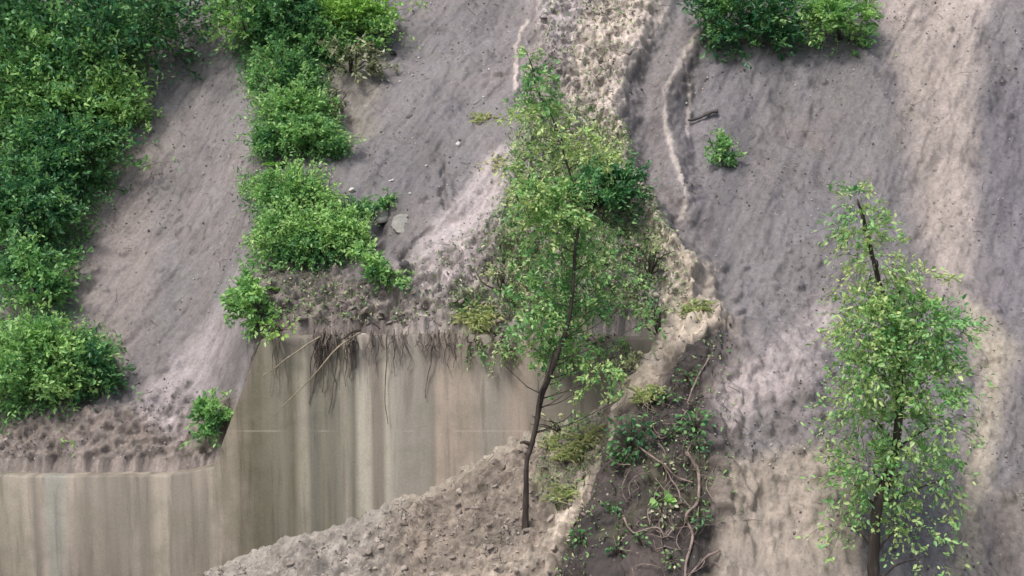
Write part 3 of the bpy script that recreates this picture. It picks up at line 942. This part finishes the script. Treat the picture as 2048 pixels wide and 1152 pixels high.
for (px, py, n_, rd, ti, lab) in [(1290, 860, 40, .15, .8, "small dark plant on the bank just right of the blue green one"), (1345, 880, 30, .13, .6, "small plant between the two leafy ones high on the bank"),
                                  (1400, 900, 34, .14, .85, "dark leafed plant at the right edge of the bank, under the upper right plant"), (1375, 760, 40, .18, .7, "dark scrubby plant at the top of the bank"),
                                  (1330, 810, 36, .16, .6, "scrubby plant on the upper left rim of the bank"), (1220, 1020, 30, .12, .8, "small green plant on the left rim of the bank halfway down"),
                                  (1235, 1110, 24, .12, .7, "low plant near the bottom left of the bank"), (1290, 1095, 20, .11, .55, "tiny plant low in the middle of the bank"), (1405, 1050, 26, .13, .8, "small plant right of the thick pale root")]:
    broadleaf("seedling", px, py, n_, rd, 0.055, ti, lab, "plant", None, M_LEAF, 0.6, 0.9)


def tuft(px, py, n, h, tint, label, part=None, spread=0.2, mat=None):
    n = int(n * 0.5); tint = tint * 0.5 + 0.1
    """tuft of thin grass blades"""
    foot, nrm = surf(px, py, part)
    lf = Soup()
    a = rng.uniform(0, 6.28, n); r = spread * rng.random(n) ** 0.7
    B = np.stack([np.cos(a) * r, np.sin(a) * r * 0.5, r * 0 + 0.0], 1)
    # follow the slope
    B[:, 2] = -(B[:, 0] * nrm[0] + B[:, 1] * nrm[1]) / max(nrm[2], 0.3)
    D = np.stack([rng.normal(size=n) * 1.0, -0.7 + rng.normal(size=n) * 0.4, rng.uniform(0.0, 0.9, n)], 1)
    L = h * rng.uniform(0.5, 1.2, n)
    V_, F_ = leaves(B, D, L, L * 0.10 + 0.006, 0.35)
    lf.add(V_, F_, tint)
    o = link("grass_tuft", lf.mesh("grass_tuft"), mat or M_GRASS, None, foot)
    tag(o, label, "grass", "grass tufts caught in the debris")


tuft(955, 640, 420, 0.17, 0.35, "pale green grass tuft on the debris lip above the wall", 'hill', 0.28)
tuft(985, 660, 240, 0.17, 0.55, "green grass tuft between the pale lip tuft and the tree", 'hill', 0.22)
tuft(905, 735, 70, 0.10, 0.5, "faint green weeds hanging on the pink part of the wall", None, 0.12)
tuft(1165, 880, 300, 0.17, 0.15, "yellow green grass tuft on the pale ridge right of the trunk", 'low', 0.25)
tuft(1150, 905, 260, 0.16, 0.3, "lower yellow green grass tuft beside the pale ridge", 'low', 0.25)
tuft(1110, 885, 160, 0.14, 0.5, "green grass tuft close behind the tree trunk", 'low', 0.2)
tuft(1125, 985, 160, 0.13, 0.5, "olive grass tuft on the heap right of the trunk base", 'low', 0.25)
tuft(1385, 620, 200, 0.15, 0.6, "olive grass tuft at the top right of the dark bank", None, 0.25)
tuft(1290, 790, 200, 0.16, 0.35, "straw coloured grass tuft at the edge of bank and heap", None, 0.2)
tuft(965, 235, 140, 0.12, 0.15, "yellowish grass tuft on the bare slide left of the tree's top", 'hill', 0.2)
tuft(1000, 325, 160, 0.12, 0.1, "straw yellow grass strip on the bare slide left of the crown", 'hill', 0.3)

# ------------------------------------------------------------------ the young tree
def young_tree():
    foot = surf(1050, 1052, 'low')[0]
    y0 = foot[1] + 0.02
    root = empty("young_tree", foot)
    tag(root, "slender young tree standing upright in the mud heap in front of the wall", "tree")
    def A(px, py, dy=0.0): return at(px, py, y0 + dy) - foot
    tr = [A(1049, 1075), A(1051, 1035), A(1052, 975), A(1056, 915), A(1062, 886), A(1074, 838), A(1084, 790), A(1098, 752), A(1112, 715), A(1132, 660),
          A(1141, 620), A(1145, 570), A(1150, 510), A(1157, 455), A(1155, 400), A(1146, 362), A(1132, 320), A(1124, 285), A(1112, 256), A(1096, 222), A(1078, 180), A(1062, 130), A(1052, 100)]
    n = 110
    p = spline(tr, n)
    p[8:] += np.stack([fbm(np.arange(n - 8) * 0.19, np.zeros(n - 8), 3, 5), fbm(np.arange(n - 8) * 0.19, np.zeros(n - 8), 3, 6), np.zeros(n - 8)], 1) * 0.025
    k = np.linspace(0, 1, n)
    r = np.interp(k, [0, 0.12, 0.24, 0.3, 0.4, 0.6, 1.0], [0.052, 0.031, 0.036, 0.046, 0.027, 0.017, 0.005])
    sp = Soup(); Vt, Ft = tube(p, r, 10, 0.06); sp.add(Vt, Ft)
    tk = link("trunk", sp.mesh("trunk", True), M_BARK, root)
    tk["label"] = "dark wet trunk kinked at a knot above the mud"
    # broken stub at the knot and the thin second stem
    s2 = Soup()
    Vt, Ft = tube(spline([A(1066, 892), A(1054, 886, -0.02), A(1046, 884, -0.04), A(1040, 886, -0.05)], 7), np.linspace(0.030, 0.016, 7), 7, 0.12); s2.add(Vt, Ft)
    link("broken_branch", s2.mesh("broken_branch", True), M_BARK, root)
    s3 = Soup()
    Vt, Ft = tube(spline([A(1076, 842), A(1078, 808, -0.05), A(1083, 778, -0.08), A(1096, 750, -0.1), A(1105, 700, -0.1)], 16), np.linspace(0.022, 0.012, 16), 6, 0.06); s3.add(Vt, Ft)
    link("side_stem", s3.mesh("side_stem", True), M_BARK, root)
    # leafy boughs: centre px, py, half sizes px, leaves, tint, leaf size, joins trunk at py
    B = [
        (1058, 120, 12, 22, 130, 0.55, .06), (1066, 150, 20, 24, 300, 0.75, .06), (1078, 185, 24, 28, 420, 0.7, .06), (1072, 215, 40, 24, 480, 0.45, .055), (1100, 235, 40, 28, 400, 0.22, .055),
        (1050, 240, 40, 22, 200, 0.15, .05), (1020, 225, 26, 16, 70, 0.1, .05), (1140, 275, 46, 30, 460, 0.12, .055), (1190, 285, 42, 26, 320, 0.08, .055), (1090, 290, 46, 26, 300, 0.15, .05),
        (1180, 318, 52, 16, 480, 0.02, .055), (1060, 330, 40, 22, 300, 0.25, .05), (1120, 330, 40, 22, 240, 0.2, .05),
        (1070, 385, 36, 30, 900, 0.28, .060), (1110, 400, 46, 34, 1300, 0.30, .060), (1062, 420, 28, 24, 420, 0.42, .060), (1130, 440, 46, 28, 900, 0.32, .060), (1140, 380, 34, 26, 600, 0.35, .060),
        (1085, 455, 42, 30, 520, 0.30, .055), (1170, 470, 44, 28, 420, 0.42, .055), (1215, 480, 42, 26, 300, 0.45, .05), (1120, 500, 46, 36, 800, 0.38, .055), (1175, 530, 44, 34, 600, 0.42, .055),
        (1235, 540, 44, 34, 330, 0.45, .05), (1070, 520, 40, 34, 300, 0.42, .05), (1030, 560, 36, 30, 220, 0.5, .05), (1110, 560, 44, 34, 800, 0.5, .055), (1170, 590, 40, 34, 650, 0.5, .055),
        (1060, 600, 44, 34, 520, 0.52, .055), (1130, 620, 46, 34, 900, 0.48, .060), (1190, 620, 36, 34, 360, 0.5, .055), (1250, 610, 46, 44, 260, 0.55, .05), (1290, 560, 34, 40, 160, 0.5, .05),
        (1075, 650, 44, 32, 700, 0.45, .060), (1120, 680, 46, 34, 900, 0.42, .065), (1080, 705, 38, 24, 380, 0.40, .065), (1160, 690, 36, 30, 300, 0.45, .06), (1035, 660, 30, 30, 160, 0.5, .055),
        (1150, 730, 30, 26, 170, 0.40, .06), (1205, 745, 40, 22, 300, 0.30, .070), (1180, 765, 30, 20, 120, 0.35, .065), (1075, 750, 22, 20, 90, 0.42, .06), (1140, 775, 30, 24, 90, 0.42, .055),
        (1240, 800, 14, 12, 40, 0.25, .065), (1165, 365, 30, 20, 420, 0.85, .055), (1050, 400, 14, 20, 200, .15, .06), (1000, 720, 30, 24, 70, 0.55, .05), (1150, 820, 30, 20, 50, 0.40, .05), (1260, 690, 40, 40, 130, 0.5, .05), (1300, 640, 34, 44, 120, 0.55, .05),
    ]
    lf, tw = Soup(), Soup()
    pj = p + foot
    tu, tv = project(pj)
    for (cx, cy, rx, ry, nl_, ti, ls) in B:
        ti = ti * 0.8 if cy < 260 else (ti + 0.05 if ti > 0.24 else ti)
        nl_ = int(nl_ * (0.55 if cy > 340 else 0.66))
        sc = y0 / FPX
        dep = 0.55 * (rx + ry) * 0.5 * sc
        off = rng.uniform(-0.25, 0.45) if rx > 25 else rng.uniform(-0.1, 0.1)
        if 1110 < cx < 1185 and 440 < cy < 660: off = rng.uniform(0.18, 0.45)
        c = A(cx, cy, off)
        # bough from the trunk, joining a little lower
        j = int(np.argmin(np.abs(tv - (cy + 35 + 0.25 * abs(cx - 1120)))))
        j = min(j, n - 4)
        b0 = p[j]
        Vt, Ft = tube(wiggle(spline([b0, b0 * 0.5 + c * 0.5 + np.array([0, 0, -0.06]), c], 9), 0.012), np.linspace(min(0.009, r[j] * 0.5), 0.003, 9), 5)
        tw.add(Vt, Ft)
        for q in range(max(3, nl_ // 11)):
            v = rng.normal(size=3); v /= np.linalg.norm(v)
            pp = c + np.array([v[0] * rx * sc, v[1] * dep * 1.3, v[2] * ry * sc]) * rng.random() ** 0.45
            d = np.array([v[0], v[1] - 0.2, v[2] * 0.5 + 0.1]) + rng.normal(size=3) * 0.3
            twiggy(lf, tw, pp, d, rng.uniform(0.10, 0.24), 11, ls * 1.0, ti + 0.1 * rng.normal(), 0.5, 0.003, 0.52, 0.12)
    link("crown", lf.mesh("crown"), M_LEAFT, root)
    link("branch", tw.mesh("branch", True), M_BARK, root)
    return y0


TY = young_tree()
# dense dark shrub lodged on the flow behind the tree's upper crown
shrub("uprooted_shrub", "dense dark green shrub lodged on the slide behind the young tree's crown", "shrub", 1222, 376, 66, 46, 3800, 0.88, 0.062, M_LEAF, depth=0.5, stems=14)
shrub("uprooted_shrub", "small muddy shrub showing pale bare twigs beside the dense dark one", "shrub", 1190, 395, 34, 26, 160, 0.5, 0.05, M_PALELEAF, depth=0.3, stems=26, back=-0.25)
for (px, py, rx, ry, n, ti, lab) in [(1300, 520, 34, 44, 200, 0.5, "sparse olive scrub on the flow right of the crown, upper of two"), (1310, 640, 34, 50, 240, 0.55, "sparse olive scrub on the flow right of the crown, lower of two"),
                                     (1010, 560, 30, 40, 260, 0.6, "sparse green scrub in the debris left of the crown"), (1120, 850, 50, 22, 380, 0.4, "thin pale green scrub on the debris crest right of the trunk"),
                                     (1260, 750, 34, 34, 360, 0.45, "thin straw green scrub at the right end of the exposed wall")]:
    shrub("scrub", lab, "scrub", px, py, rx, ry, int(n * 0.6), ti * 0.6, 0.05, M_GRASS, "sparse scrub growing through the debris", part=None, stems=10)


# second tree on the right
def right_tree():
    foot = surf(1742, 1190, 'low')[0]
    y0 = foot[1]
    root = empty("sapling", foot)
    tag(root, "soft green leafy tree on the muddy slope at right", "tree")
    def A(px, py, dy=0.0): return at(px, py, y0 + dy) - foot
    p = spline([A(1742, 1230), A(1744, 1120), A(1755, 1010), A(1790, 900), A(1800, 780), A(1790, 650), A(1760, 560), A(1735, 470), A(1712, 400)], 60)
    p = wiggle(p, 0.02)
    sp = Soup(); Vt, Ft = tube(p, np.linspace(0.075, 0.010, 60), 9, 0.05); sp.add(Vt, Ft)
    link("trunk", sp.mesh("trunk", True), M_BARK, root)
    lf, tw = Soup(), Soup()
    tu, tv = project(p + foot)
    for (cx, cy, rx, ry, nl_, ti) in [(1714, 405, 20, 34, 350, .5), (1724, 455, 34, 40, 700, .4), (1750, 520, 60, 40, 700, .2), (1820, 560, 60, 36, 500, .12), (1720, 590, 40, 40, 500, .35), (1780, 600, 70, 34, 900, .4),
                                      (1735, 650, 55, 44, 1900, .35), (1850, 655, 80, 48, 3000, .62), (1800, 700, 80, 46, 2200, .5), (1750, 740, 70, 50, 1500, .4), (1860, 760, 76, 54, 1200, .45), (1720, 830, 60, 60, 1100, .5),
                                      (1800, 830, 70, 60, 1600, .45), (1890, 850, 60, 70, 700, .5), (1740, 930, 70, 50, 1200, .5), (1820, 940, 64, 50, 900, .45), (1900, 960, 50, 60, 350, .5), (1760, 1010, 60, 44, 700, .4),
                                      (1690, 960, 40, 50, 350, .45), (1830, 1050, 50, 40, 350, .4), (1860, 1110, 40, 30, 160, .4), (1690, 1050, 36, 40, 160, .5)]:
        sc = y0 / FPX
        c = A(cx, cy, rng.uniform(-0.4, 0.4))
        j = min(int(np.argmin(np.abs(tv - (cy + 60)))), 56)
        Vt, Ft = tube(wiggle(spline([p[j], p[j] * 0.5 + c * 0.5 + np.array([0, 0, 0.08]), c], 9), 0.015), np.linspace(0.016, 0.006, 9), 5)
        tw.add(Vt, Ft)
        nl_ = int(nl_ * 0.6)
        for q in range(max(3, nl_ // 12)):
            v = rng.normal(size=3); v /= np.linalg.norm(v)
            pp = c + np.array([v[0] * rx * sc, v[1] * (rx + ry) * 0.35 * sc, v[2] * ry * sc]) * rng.random() ** 0.45
            twiggy(lf, tw, pp, v + np.array([0, -0.2, 0.1]), rng.uniform(0.14, 0.34), 12, 0.056, ti - 0.08, 0.5, 0.003, 0.52, 0.12)
    link("crown", lf.mesh("crown"), M_LEAFT, root)
    link("branch", tw.mesh("branch", True), M_BARK, root)


right_tree()

# ------------------------------------------------------------------ roots, twigs, vines
HR = "roots hanging over the top of the wall"


def strand(name, label, cat, pts, r0, r1, mat, group=None, n=24, wig=0.02, sides=6):
    pts = [np.asarray(p, float) for p in pts]
    base = pts[0]
    p = wiggle(spline([q - base for q in pts], n), wig)
    s = Soup(); Vt, Ft = tube(p, np.linspace(r0, r1, n), sides, 0.12); s.add(Vt, Ft)
    o = link(name, s.mesh(name, True), mat, None, base)
    return tag(o, label, cat, group)


def hang(x0, x1, y1px, r, label):
    ya = YW - 0.10
    strand("hanging_root", label, "root", [at(x0 + 2, rng.uniform(655, 668), YW + 0.05), at(x0, rng.uniform(676, 694), ya), at((x0 + x1) / 2 + rng.normal() * 4, (682 + y1px) / 2, ya + 0.04), at(x1, y1px, YW - 0.03)], r, r * 0.35, M_ROOT, HR, 26, 0.028)


special = [(772, 775, 845, .012, "long thin root hanging alone down the middle of the wall"), (864, 850, 800, .013, "root hanging beside the pink part of the wall, ending in a bent tip"),
           (670, 660, 828, .016, "longest root of the dark tangle at the left of the wall"), (630, 617, 812, .014, "leftmost long root of the dark tangle"),
           (692, 694, 775, .013, "root at the right side of the dark tangle"), (650, 628, 760, .016, "thick root crossing the dark tangle to the left")]
for a in special:
    hang(*a)
for q in range(44):
    x0 = float(rng.choice([632, 645, 658, 672, 690, 703])) + rng.normal() * 5
    hang(x0, x0 + rng.normal() * 7, 700 + 95 * rng.random() ** 1.6, rng.uniform(.005, .016), "thin dark muddy root in the tangle hanging at the left of the wall")
for q in range(54):
    x0 = rng.uniform(735, 1030)
    hang(x0, x0 + rng.normal() * 5, 690 + 70 * rng.random() ** 2, rng.uniform(.004, .011), "short thin root hanging from the debris lip over the middle of the wall")
for q in range(5):
    x0 = rng.uniform(545, 560)
    hang(x0, x0 + rng.normal() * 4, rng.uniform(720, 800), rng.uniform(.005, .010), "thin root hanging at the far left end of the tall wall")
strand("bare_branch", "long bare bent twig leaning from the wall top down to the left, lower of two", "branch", [at(722, 664, 16.1), at(680, 690, 15.95), at(640, 735, 15.9), at(600, 780, 15.95), at(548, 832, 16.1)], .014, .006, M_TWIG, None, 30, 0.015)
strand("bare_branch", "thin bare twig leaning from the wall top down to the left, upper of two", "branch", [at(640, 672, 16.1), at(600, 700, 15.95), at(560, 728, 15.95), at(525, 750, 16.05)], .011, .006, M_TWIG, None, 24, 0.012)
strand("dark_branch", "thick short dark branch lying on the wall edge above the tangle", "branch", [at(722, 661, 16.05), at(705, 664, 16.0), at(690, 674, 15.97), at(678, 682, 15.97)], .020, .010, M_BARK, None, 12, 0.006)
strand("dark_branch", "short dark bent stick on the debris lip left of the wall's middle", "branch", [at(733, 650, 16.1), at(745, 646, 16.0), at(760, 658, 16.0)], .016, .008, M_BARK, None, 12, 0.006)


def onground(pl, lift=0.03, part=None):
    out = []
    for px, py in pl:
        p, n_ = surf(px, py, part)
        out.append(p + np.array([0, -lift, lift * 0.6]))
    return out


strand("exposed_root", "thick pale winding root down the right side of the dark bank", "root", onground([(1369, 905), (1389, 938), (1394, 971), (1389, 1005), (1375, 1025), (1376, 1045), (1386, 1074), (1375, 1122), (1372, 1165)], .04), .021, .015, M_PROOT, None, 60, 0.022, 8)
strand("exposed_root", "thin vine crossing the dark bank from its leafy shoulder to the thick root", "root", onground([(1280, 900), (1305, 915), (1323, 931), (1349, 954), (1366, 965), (1388, 968)], .06), .013, .011, M_PROOT, None, 30, 0.01)
strand("exposed_root", "thin root branching down from the crossing vine", "root", onground([(1323, 931), (1340, 955), (1352, 975), (1361, 1003)], .05), .012, .008, M_PROOT, None, 20, 0.01)
strand("exposed_root", "reddish bent root low on the dark bank", "root", onground([(1244, 1040), (1255, 1055), (1270, 1066), (1290, 1062), (1312, 1060), (1322, 1075)], .05), .014, .008, M_PROOT, None, 24, 0.012)
strand("exposed_root", "straight pale stem leaning on the dark bank near its top right", "root", onground([(1412, 720), (1395, 760), (1372, 812)], .08), .013, .008, M_PROOT, None, 16, 0.008)
strand("exposed_root", "thin root at the bottom right corner of the dark bank", "root", onground([(1440, 1110), (1405, 1128), (1372, 1160)], .05), .018, .012, M_PROOT, None, 16, 0.008)
strand("exposed_root", "slim dark root slanting down the middle of the dark bank", "root", onground([(1316, 1030), (1322, 1070), (1326, 1120)], .04), .012, .006, M_ROOT, None, 16, 0.01)
for q in range(90):
    a = rng.uniform(1250, 1425); b = rng.uniform(770, 1140)
    if b > 1290 - 0.0 * a + 0: continue
    th = rng.uniform(0, 6.28); L = rng.uniform(15, 75)
    strand("fine_root", "fine dark rootlet lying on the dark bank", "root", onground([(a, b), (a + L * .5 * math.cos(th), b + L * .5 * math.sin(th)), (a + L * math.cos(th + .5), b + L * math.sin(th + .5))], rng.uniform(.02, .07)),
           rng.uniform(.004, .009), .003, M_PROOT if q % 3 else M_ROOT, "fine rootlets on the dark bank", 10, 0.012, 5)
strand("dark_branch", "short black branch stub jutting from the gully side at the upper right", "branch", onground([(1378, 243), (1395, 238), (1414, 229), (1436, 224)], .06, 'hill'), .018, .045, M_DROCK, None, 14, 0.01, 8)

# ------------------------------------------------------------------ rocks and clods
def rock_mesh(name, seed, rough=0.28, flat=1.0):
    import bmesh
    bm = bmesh.new()
    bmesh.ops.create_icosphere(bm, subdivisions=3, radius=1)
    co = np.array([v.co[:] for v in bm.verts])
    r_ = np.random.default_rng(seed)
    f = np.ones(len(co))
    for k in range(11):
        n_ = r_.normal(size=3); n_ /= np.linalg.norm(n_)
        h = r_.uniform(0.62, 0.95)
        d = co @ n_
        f = np.minimum(f, np.where(d > 1e-3, h / np.maximum(d, 1e-3), 9))
    f = np.minimum(f, 1.15)
    f *= 1 + rough * 0.35 * fbm(co[:, 0] * 2.3 + seed, co[:, 1] * 2.3 + co[:, 2] * 1.7, 3, seed)
    co = co * f[:, None] * np.array([1.0, 0.8, 0.62 * flat])
    for v, c in zip(bm.verts, co):
        v.co = c
    me = bpy.data.meshes.new(name)
    bm.to_mesh(me); bm.free()
    return me


variants = {}
for key, m_ in (("clod", M_CLOD), ("clodt", M_CLODT), ("stone", M_STONE)):
    variants[key] = []
    for q in range(6):
        me = rock_mesh("mud_clod" if key != "stone" else "stone", 100 + q + 10 * len(key))
        me.materials.append(m_)
        variants[key].append(me)


def put_rock(name, label, cat, px, py, size, key, group=None, part=None, sink=0.48):
    p, n_ = surf(px, py, part)
    o = bpy.data.objects.new(name, variants[key][int(rng.integers(6))])
    COL.objects.link(o)
    o.location = [float(v) for v in (p + n_ * size * (0.55 - sink))]
    o.rotation_euler = (rng.uniform(-0.6, 0.6) + 0.5, rng.uniform(-0.5, 0.5), rng.uniform(0, 6.28))
    o.scale = [float(size * rng.uniform(0.8, 1.2)) for _ in range(3)]
    if key != 'stone': o.scale = (o.scale[0] * 1.3, o.scale[1], o.scale[2] * 0.85)
    return tag(o, label, cat, group)


def scatter(n, polyg, smin, smax, key, name, label, cat, group, part):
    pts = np.array(polyg); lo, hi = pts.min(0), pts.max(0)
    k = 0
    while k < n:
        a = rng.uniform(lo[0], hi[0]); b = rng.uniform(lo[1], hi[1])
        if poly(np.array([a]), np.array([b]), polyg, 0.5)[0] < 0.5:
            continue
        put_rock(name, label, cat, a, b, smin + (smax - smin) * rng.random() ** 3, key, group, part)
        k += 1


scatter(80, [(560, 1105), (760, 1045), (900, 965), (1040, 890), (1200, 870), (1210, 1000), (1100, 1150), (560, 1150)], .02, .075, "clod", "mud_clod", "brown mud clod lying on the debris heap below the wall", "clod", "mud clods on the heap below the wall", 'low')
scatter(60, [(620, 1095), (900, 980), (1040, 900), (1200, 860), (1220, 990), (1100, 1150), (620, 1150)], .02, .065, "clodt", "mud_clod", "pale clay clod lying on the debris heap below the wall", "clod", "clay clods on the heap below the wall", 'low')
scatter(60, [(560, 600), (720, 590), (860, 560), (1000, 600), (1000, 665), (560, 665)], .025, .08, "clod", "mud_clod", "brown mud clod in the debris band just above the wall", "clod", "mud clods above the wall", 'hill')
scatter(60, [(1100, 20), (1320, 20), (1240, 200), (1250, 340), (1120, 250)], .02, .075, "clodt", "mud_clod", "pale clay clod in the tan flow down the upper slide", "clod", "clay clods in the upper flow", 'hill')
scatter(40, [(1280, 460), (1390, 580), (1370, 660), (1250, 800), (1200, 700)], .02, .07, "clodt", "mud_clod", "pale clay clod in the flow right of the young tree", "clod", "clay clods right of the tree", None)
scatter(36, [(700, 80), (1040, 20), (1020, 300), (880, 430), (720, 380)], .012, .035, "stone", "stone", "small pale stone stuck in the smooth grey slide face", "stone", "pale stones on the slide face", 'hill')
for (px, py, s, lab) in [(915, 288, .06, "whitish stone below the yellow tuft on the bare slide"), (782, 359, .05, "white stone left of the curved groove on the slide"), (641, 330, .075, "pale curved stone near the fern on the left edge"),
                         (703, 380, .07, "pale stone above the blue green sprig on the ledge"), (1088, 22, .07, "whitish stone near the top of the slide"), (812, 575, .05, "small pale stone at the lip below the hollow"),
                         (1100, 885, .05, "pale stone behind the trunk on the debris crest"), (730, 668, .10, "grey broken concrete lump on the wall top beside the dark branch")]:
    put_rock("stone", lab, "stone", px, py, s, "stone", None, None)
for (px, py, s, lab) in [(1089, 36, .06, "black stone under the whitish one near the top of the slide"), (787, 108, .08, "dark slanting stone at the edge of the upper left bushes"), (745, 100, .09, "dark round stone under the overhanging bush at upper left"),
                         (815, 232, .05, "small dark slanting stone alone on the smooth slide face"), (808, 524, .09, "dark stone in the mouth of the small hollow")]:
    o = put_rock("dark_stone", lab, "stone", px, py, s, "clod", None, 'hill')
    o.data = o.data.copy(); o.data.materials.clear(); o.data.materials.append(M_DROCK)
    o.scale = (o.scale[0] * 1.5, o.scale[1], o.scale[2] * 0.6)


def slab(px, py, w_, h_, label, mat=M_SLAB, rot=0.0):
    p, n_ = surf(px, py, 'hill')
    me = rock_mesh("rock_slab", 31 + int(px), 0.3, 0.6)
    o = link("rock_slab", me, mat, None, p - n_ * 0.07)
    o.rotation_euler = (math.radians(52), rot, 0.15)
    o.scale = (w_, h_, 0.22)
    tag(o, label, "rock")


slab(815, 452, .30, .34, "smooth green grey rock slab exposed beside the hollow on the slide", rot=0.5)
slab(745, 425, .42, .18, "dark grey rock ledge behind the blue green sprig")

# ------------------------------------------------------------------ litter that nobody could count
def litter():
    dens = np.zeros_like(X)
    dens += 1.0 * gz * (np.abs(X) < 4)
    dens += 0.10 * clumpy_core * hill_m + 0.25 * heap * poly(U, V, [(1080, 850), (1230, 830), (1240, 950), (1150, 1010), (1080, 1000)], 20)
    dens += 0.12 * bankz + 0.15 * left_soil * hill_m
    dens *= (Y > 13.2) * (Y < 22.4) * (np.abs(X) < 9)
    pr = dens.ravel() / dens.sum()
    id_ = rng.choice(pr.size, 20000, p=pr)
    Bp = Pf[id_] + NB.reshape(-1, 3)[id_] * 0.012
    D = rng.normal(size=(len(id_), 3)) + np.array([0, -0.6, 0.1])
    L = rng.uniform(0.025, 0.075, len(id_))
    V_, F_ = leaves(Bp, D, L, L * 0.5)
    s = Soup()
    s.add(V_, F_, np.repeat(np.clip(rng.normal(0.55, 0.3, len(id_)), 0, 1), 6))
    tag(link("leaf_litter", s.mesh("leaf_litter"), M_LITTER), "torn leaves strewn over the slide debris around the tree", "leaves", None, "stuff")
    # twig litter
    d2 = (0.05 * hill_m + 0.5 * gz + 0.5 * clumpy_core * hill_m + 0.35 * heap + 0.8 * bankz) * (Y > 13.2) * (Y < 22.4) * (np.abs(X) < 9)
    id_ = rng.choice(pr.size, 1500, p=d2.ravel() / d2.sum())
    s = Soup()
    for q in id_:
        b = Pf[q] + NB.reshape(-1, 3)[q] * 0.02
        d = rng.normal(size=3) * np.array([1, .5, .6]); d /= np.linalg.norm(d)
        L = rng.uniform(0.06, 0.26)
        Vt, Ft = tube(np.array([b, b + d * L * .5 + rng.normal(size=3) * .012, b + d * L]), [.005, .004, .002], 4)
        s.add(Vt, Ft)
    tag(link("twig_litter", s.mesh("twig_litter"), M_ROOT), "small broken twigs scattered through the mud debris", "twigs", None, "stuff")


litter()


def undergrowth():
    d = np.maximum.reduce([poly(U, V, [(470, -60), (790, -60), (745, 60), (690, 110), (650, 130), (660, 210), (690, 300), (520, 320), (500, 200)], 16),
                           poly(U, V, [(490, 345), (640, 340), (670, 410), (745, 440), (740, 500), (660, 535), (560, 560), (500, 540)], 16),
                           poly(U, V, [(-60, -60), (400, -60), (320, 80), (220, 240), (270, 300), (210, 400), (140, 560), (-60, 620)], 26),
                           poly(U, V, [(-60, 620), (120, 620), (240, 700), (230, 760), (120, 830), (-60, 840)], 26)])
    dd = (d * (0.6 + 0.4 * fbm(X * 2, S * 2, 3, 55)) * (Y > 16.4) * (Y < 22.5) * (np.abs(X) < 9.9)).ravel()
    ids = rng.choice(dd.size, 42000, p=dd / dd.sum())
    Bp = Pf[ids] + NB.reshape(-1, 3)[ids] * rng.uniform(0, 0.16, len(ids))[:, None]
    D = rng.normal(size=(len(ids), 3)) + np.array([0, -0.5, 0.6])
    L = rng.uniform(0.035, 0.085, len(ids))
    V_, F_ = leaves(Bp, D, L, L * 0.5)
    sp = Soup()
    t = 0.55 + 0.35 * fbm(Bp[:, 0] * 1.4, Bp[:, 2] * 1.4, 3, 57)
    sp.add(V_, F_, np.repeat(np.clip(t, 0, 1), 6))
    tag(link("undergrowth", sp.mesh("undergrowth"), M_LEAF), "low leafy ground cover between the bushes left of the slide", "undergrowth", None, "stuff")


undergrowth()


def gravel():
    d = (0.35 + 0.9 * clump) * (Y > 13.2) * (Y < 22.5) * (np.abs(X) < 9.9) * (0.5 + np.clip(fbm(X * 1.3, S * 1.3, 4, 66) * 1.6, -0.5, 1))
    dd = d.ravel() / d.sum()
    n = 26000
    ids = rng.choice(dd.size, n, p=dd)
    r_ = 0.005 + 0.020 * rng.random(n) ** 3
    C0 = Pf[ids] + NB.reshape(-1, 3)[ids] * (r_ * 0.35)[:, None] + rng.normal(size=(n, 3)) * 0.008 * np.array([1, 0, 0])
    base = np.array([[1, 0, 0], [0, 1, 0], [-1, 0, 0], [0, -1, 0], [0, 0, 1], [0, 0, -1]], float)
    off = base[None] * rng.uniform(0.5, 1.2, (n, 6, 1)) + rng.normal(size=(n, 6, 3)) * 0.25
    a = rng.uniform(0, 6.28, n); ca_, sa_ = np.cos(a)[:, None], np.sin(a)[:, None]
    off = np.stack([off[..., 0] * ca_ - off[..., 1] * sa_, off[..., 0] * sa_ + off[..., 1] * ca_, off[..., 2]], -1)
    V_ = (C0[:, None] + off * r_[:, None, None]).reshape(-1, 3)
    f = np.array([[0, 1, 4], [1, 2, 4], [2, 3, 4], [3, 0, 4], [1, 0, 5], [2, 1, 5], [3, 2, 5], [0, 3, 5]])
    F_ = (np.arange(n)[:, None, None] * 6 + f[None]).reshape(-1, 3)
    m, t, nn, l = new_mat("grit")
    out = N(nn, "ShaderNodeOutputMaterial"); b = N(nn, "ShaderNodeBsdfPrincipled"); l.new(b.outputs[0], out.inputs[0])
    geo = N(nn, "ShaderNodeNewGeometry")
    l.new(ramp(nn, l, geo.outputs["Random Per Island"], [(0.0, (0.06, 0.052, 0.05)), (0.45, (0.17, 0.155, 0.15)), (0.8, (0.30, 0.275, 0.255)), (1.0, (0.55, 0.52, 0.48))]), b.inputs["Base Color"])
    b.inputs["Roughness"].default_value = 0.6
    tag(link("gravel", mesh_np("gravel", V_, F_), m), "fine grit and pebbles strewn over the slide and the heap", "gravel", None, "stuff")


gravel()
for (px, py, rx, ry, n, lab) in [(1010, 695, 34, 22, 260, "thin green scrub hanging over the wall edge just left of the tree"), (1085, 700, 40, 24, 320, "thin scrub hanging over the wall edge behind the trunk"),
                                 (1160, 700, 44, 28, 380, "scrub hanging over the wall edge right behind the crown's lower leaves"), (1225, 715, 40, 30, 340, "scrub draped where the wall top meets the mud flow"),
                                 (945, 705, 24, 22, 120, "sparse weeds hanging below the pale green grass tuft")]:
    shrub("hanging_scrub", lab, "scrub", px, py - 14, rx, ry, n, 0.45, 0.05, M_LITTER, "scrub hanging over the wall edge", part='hill', stems=8, up=-0.7, droop=0.8, back=-0.12)
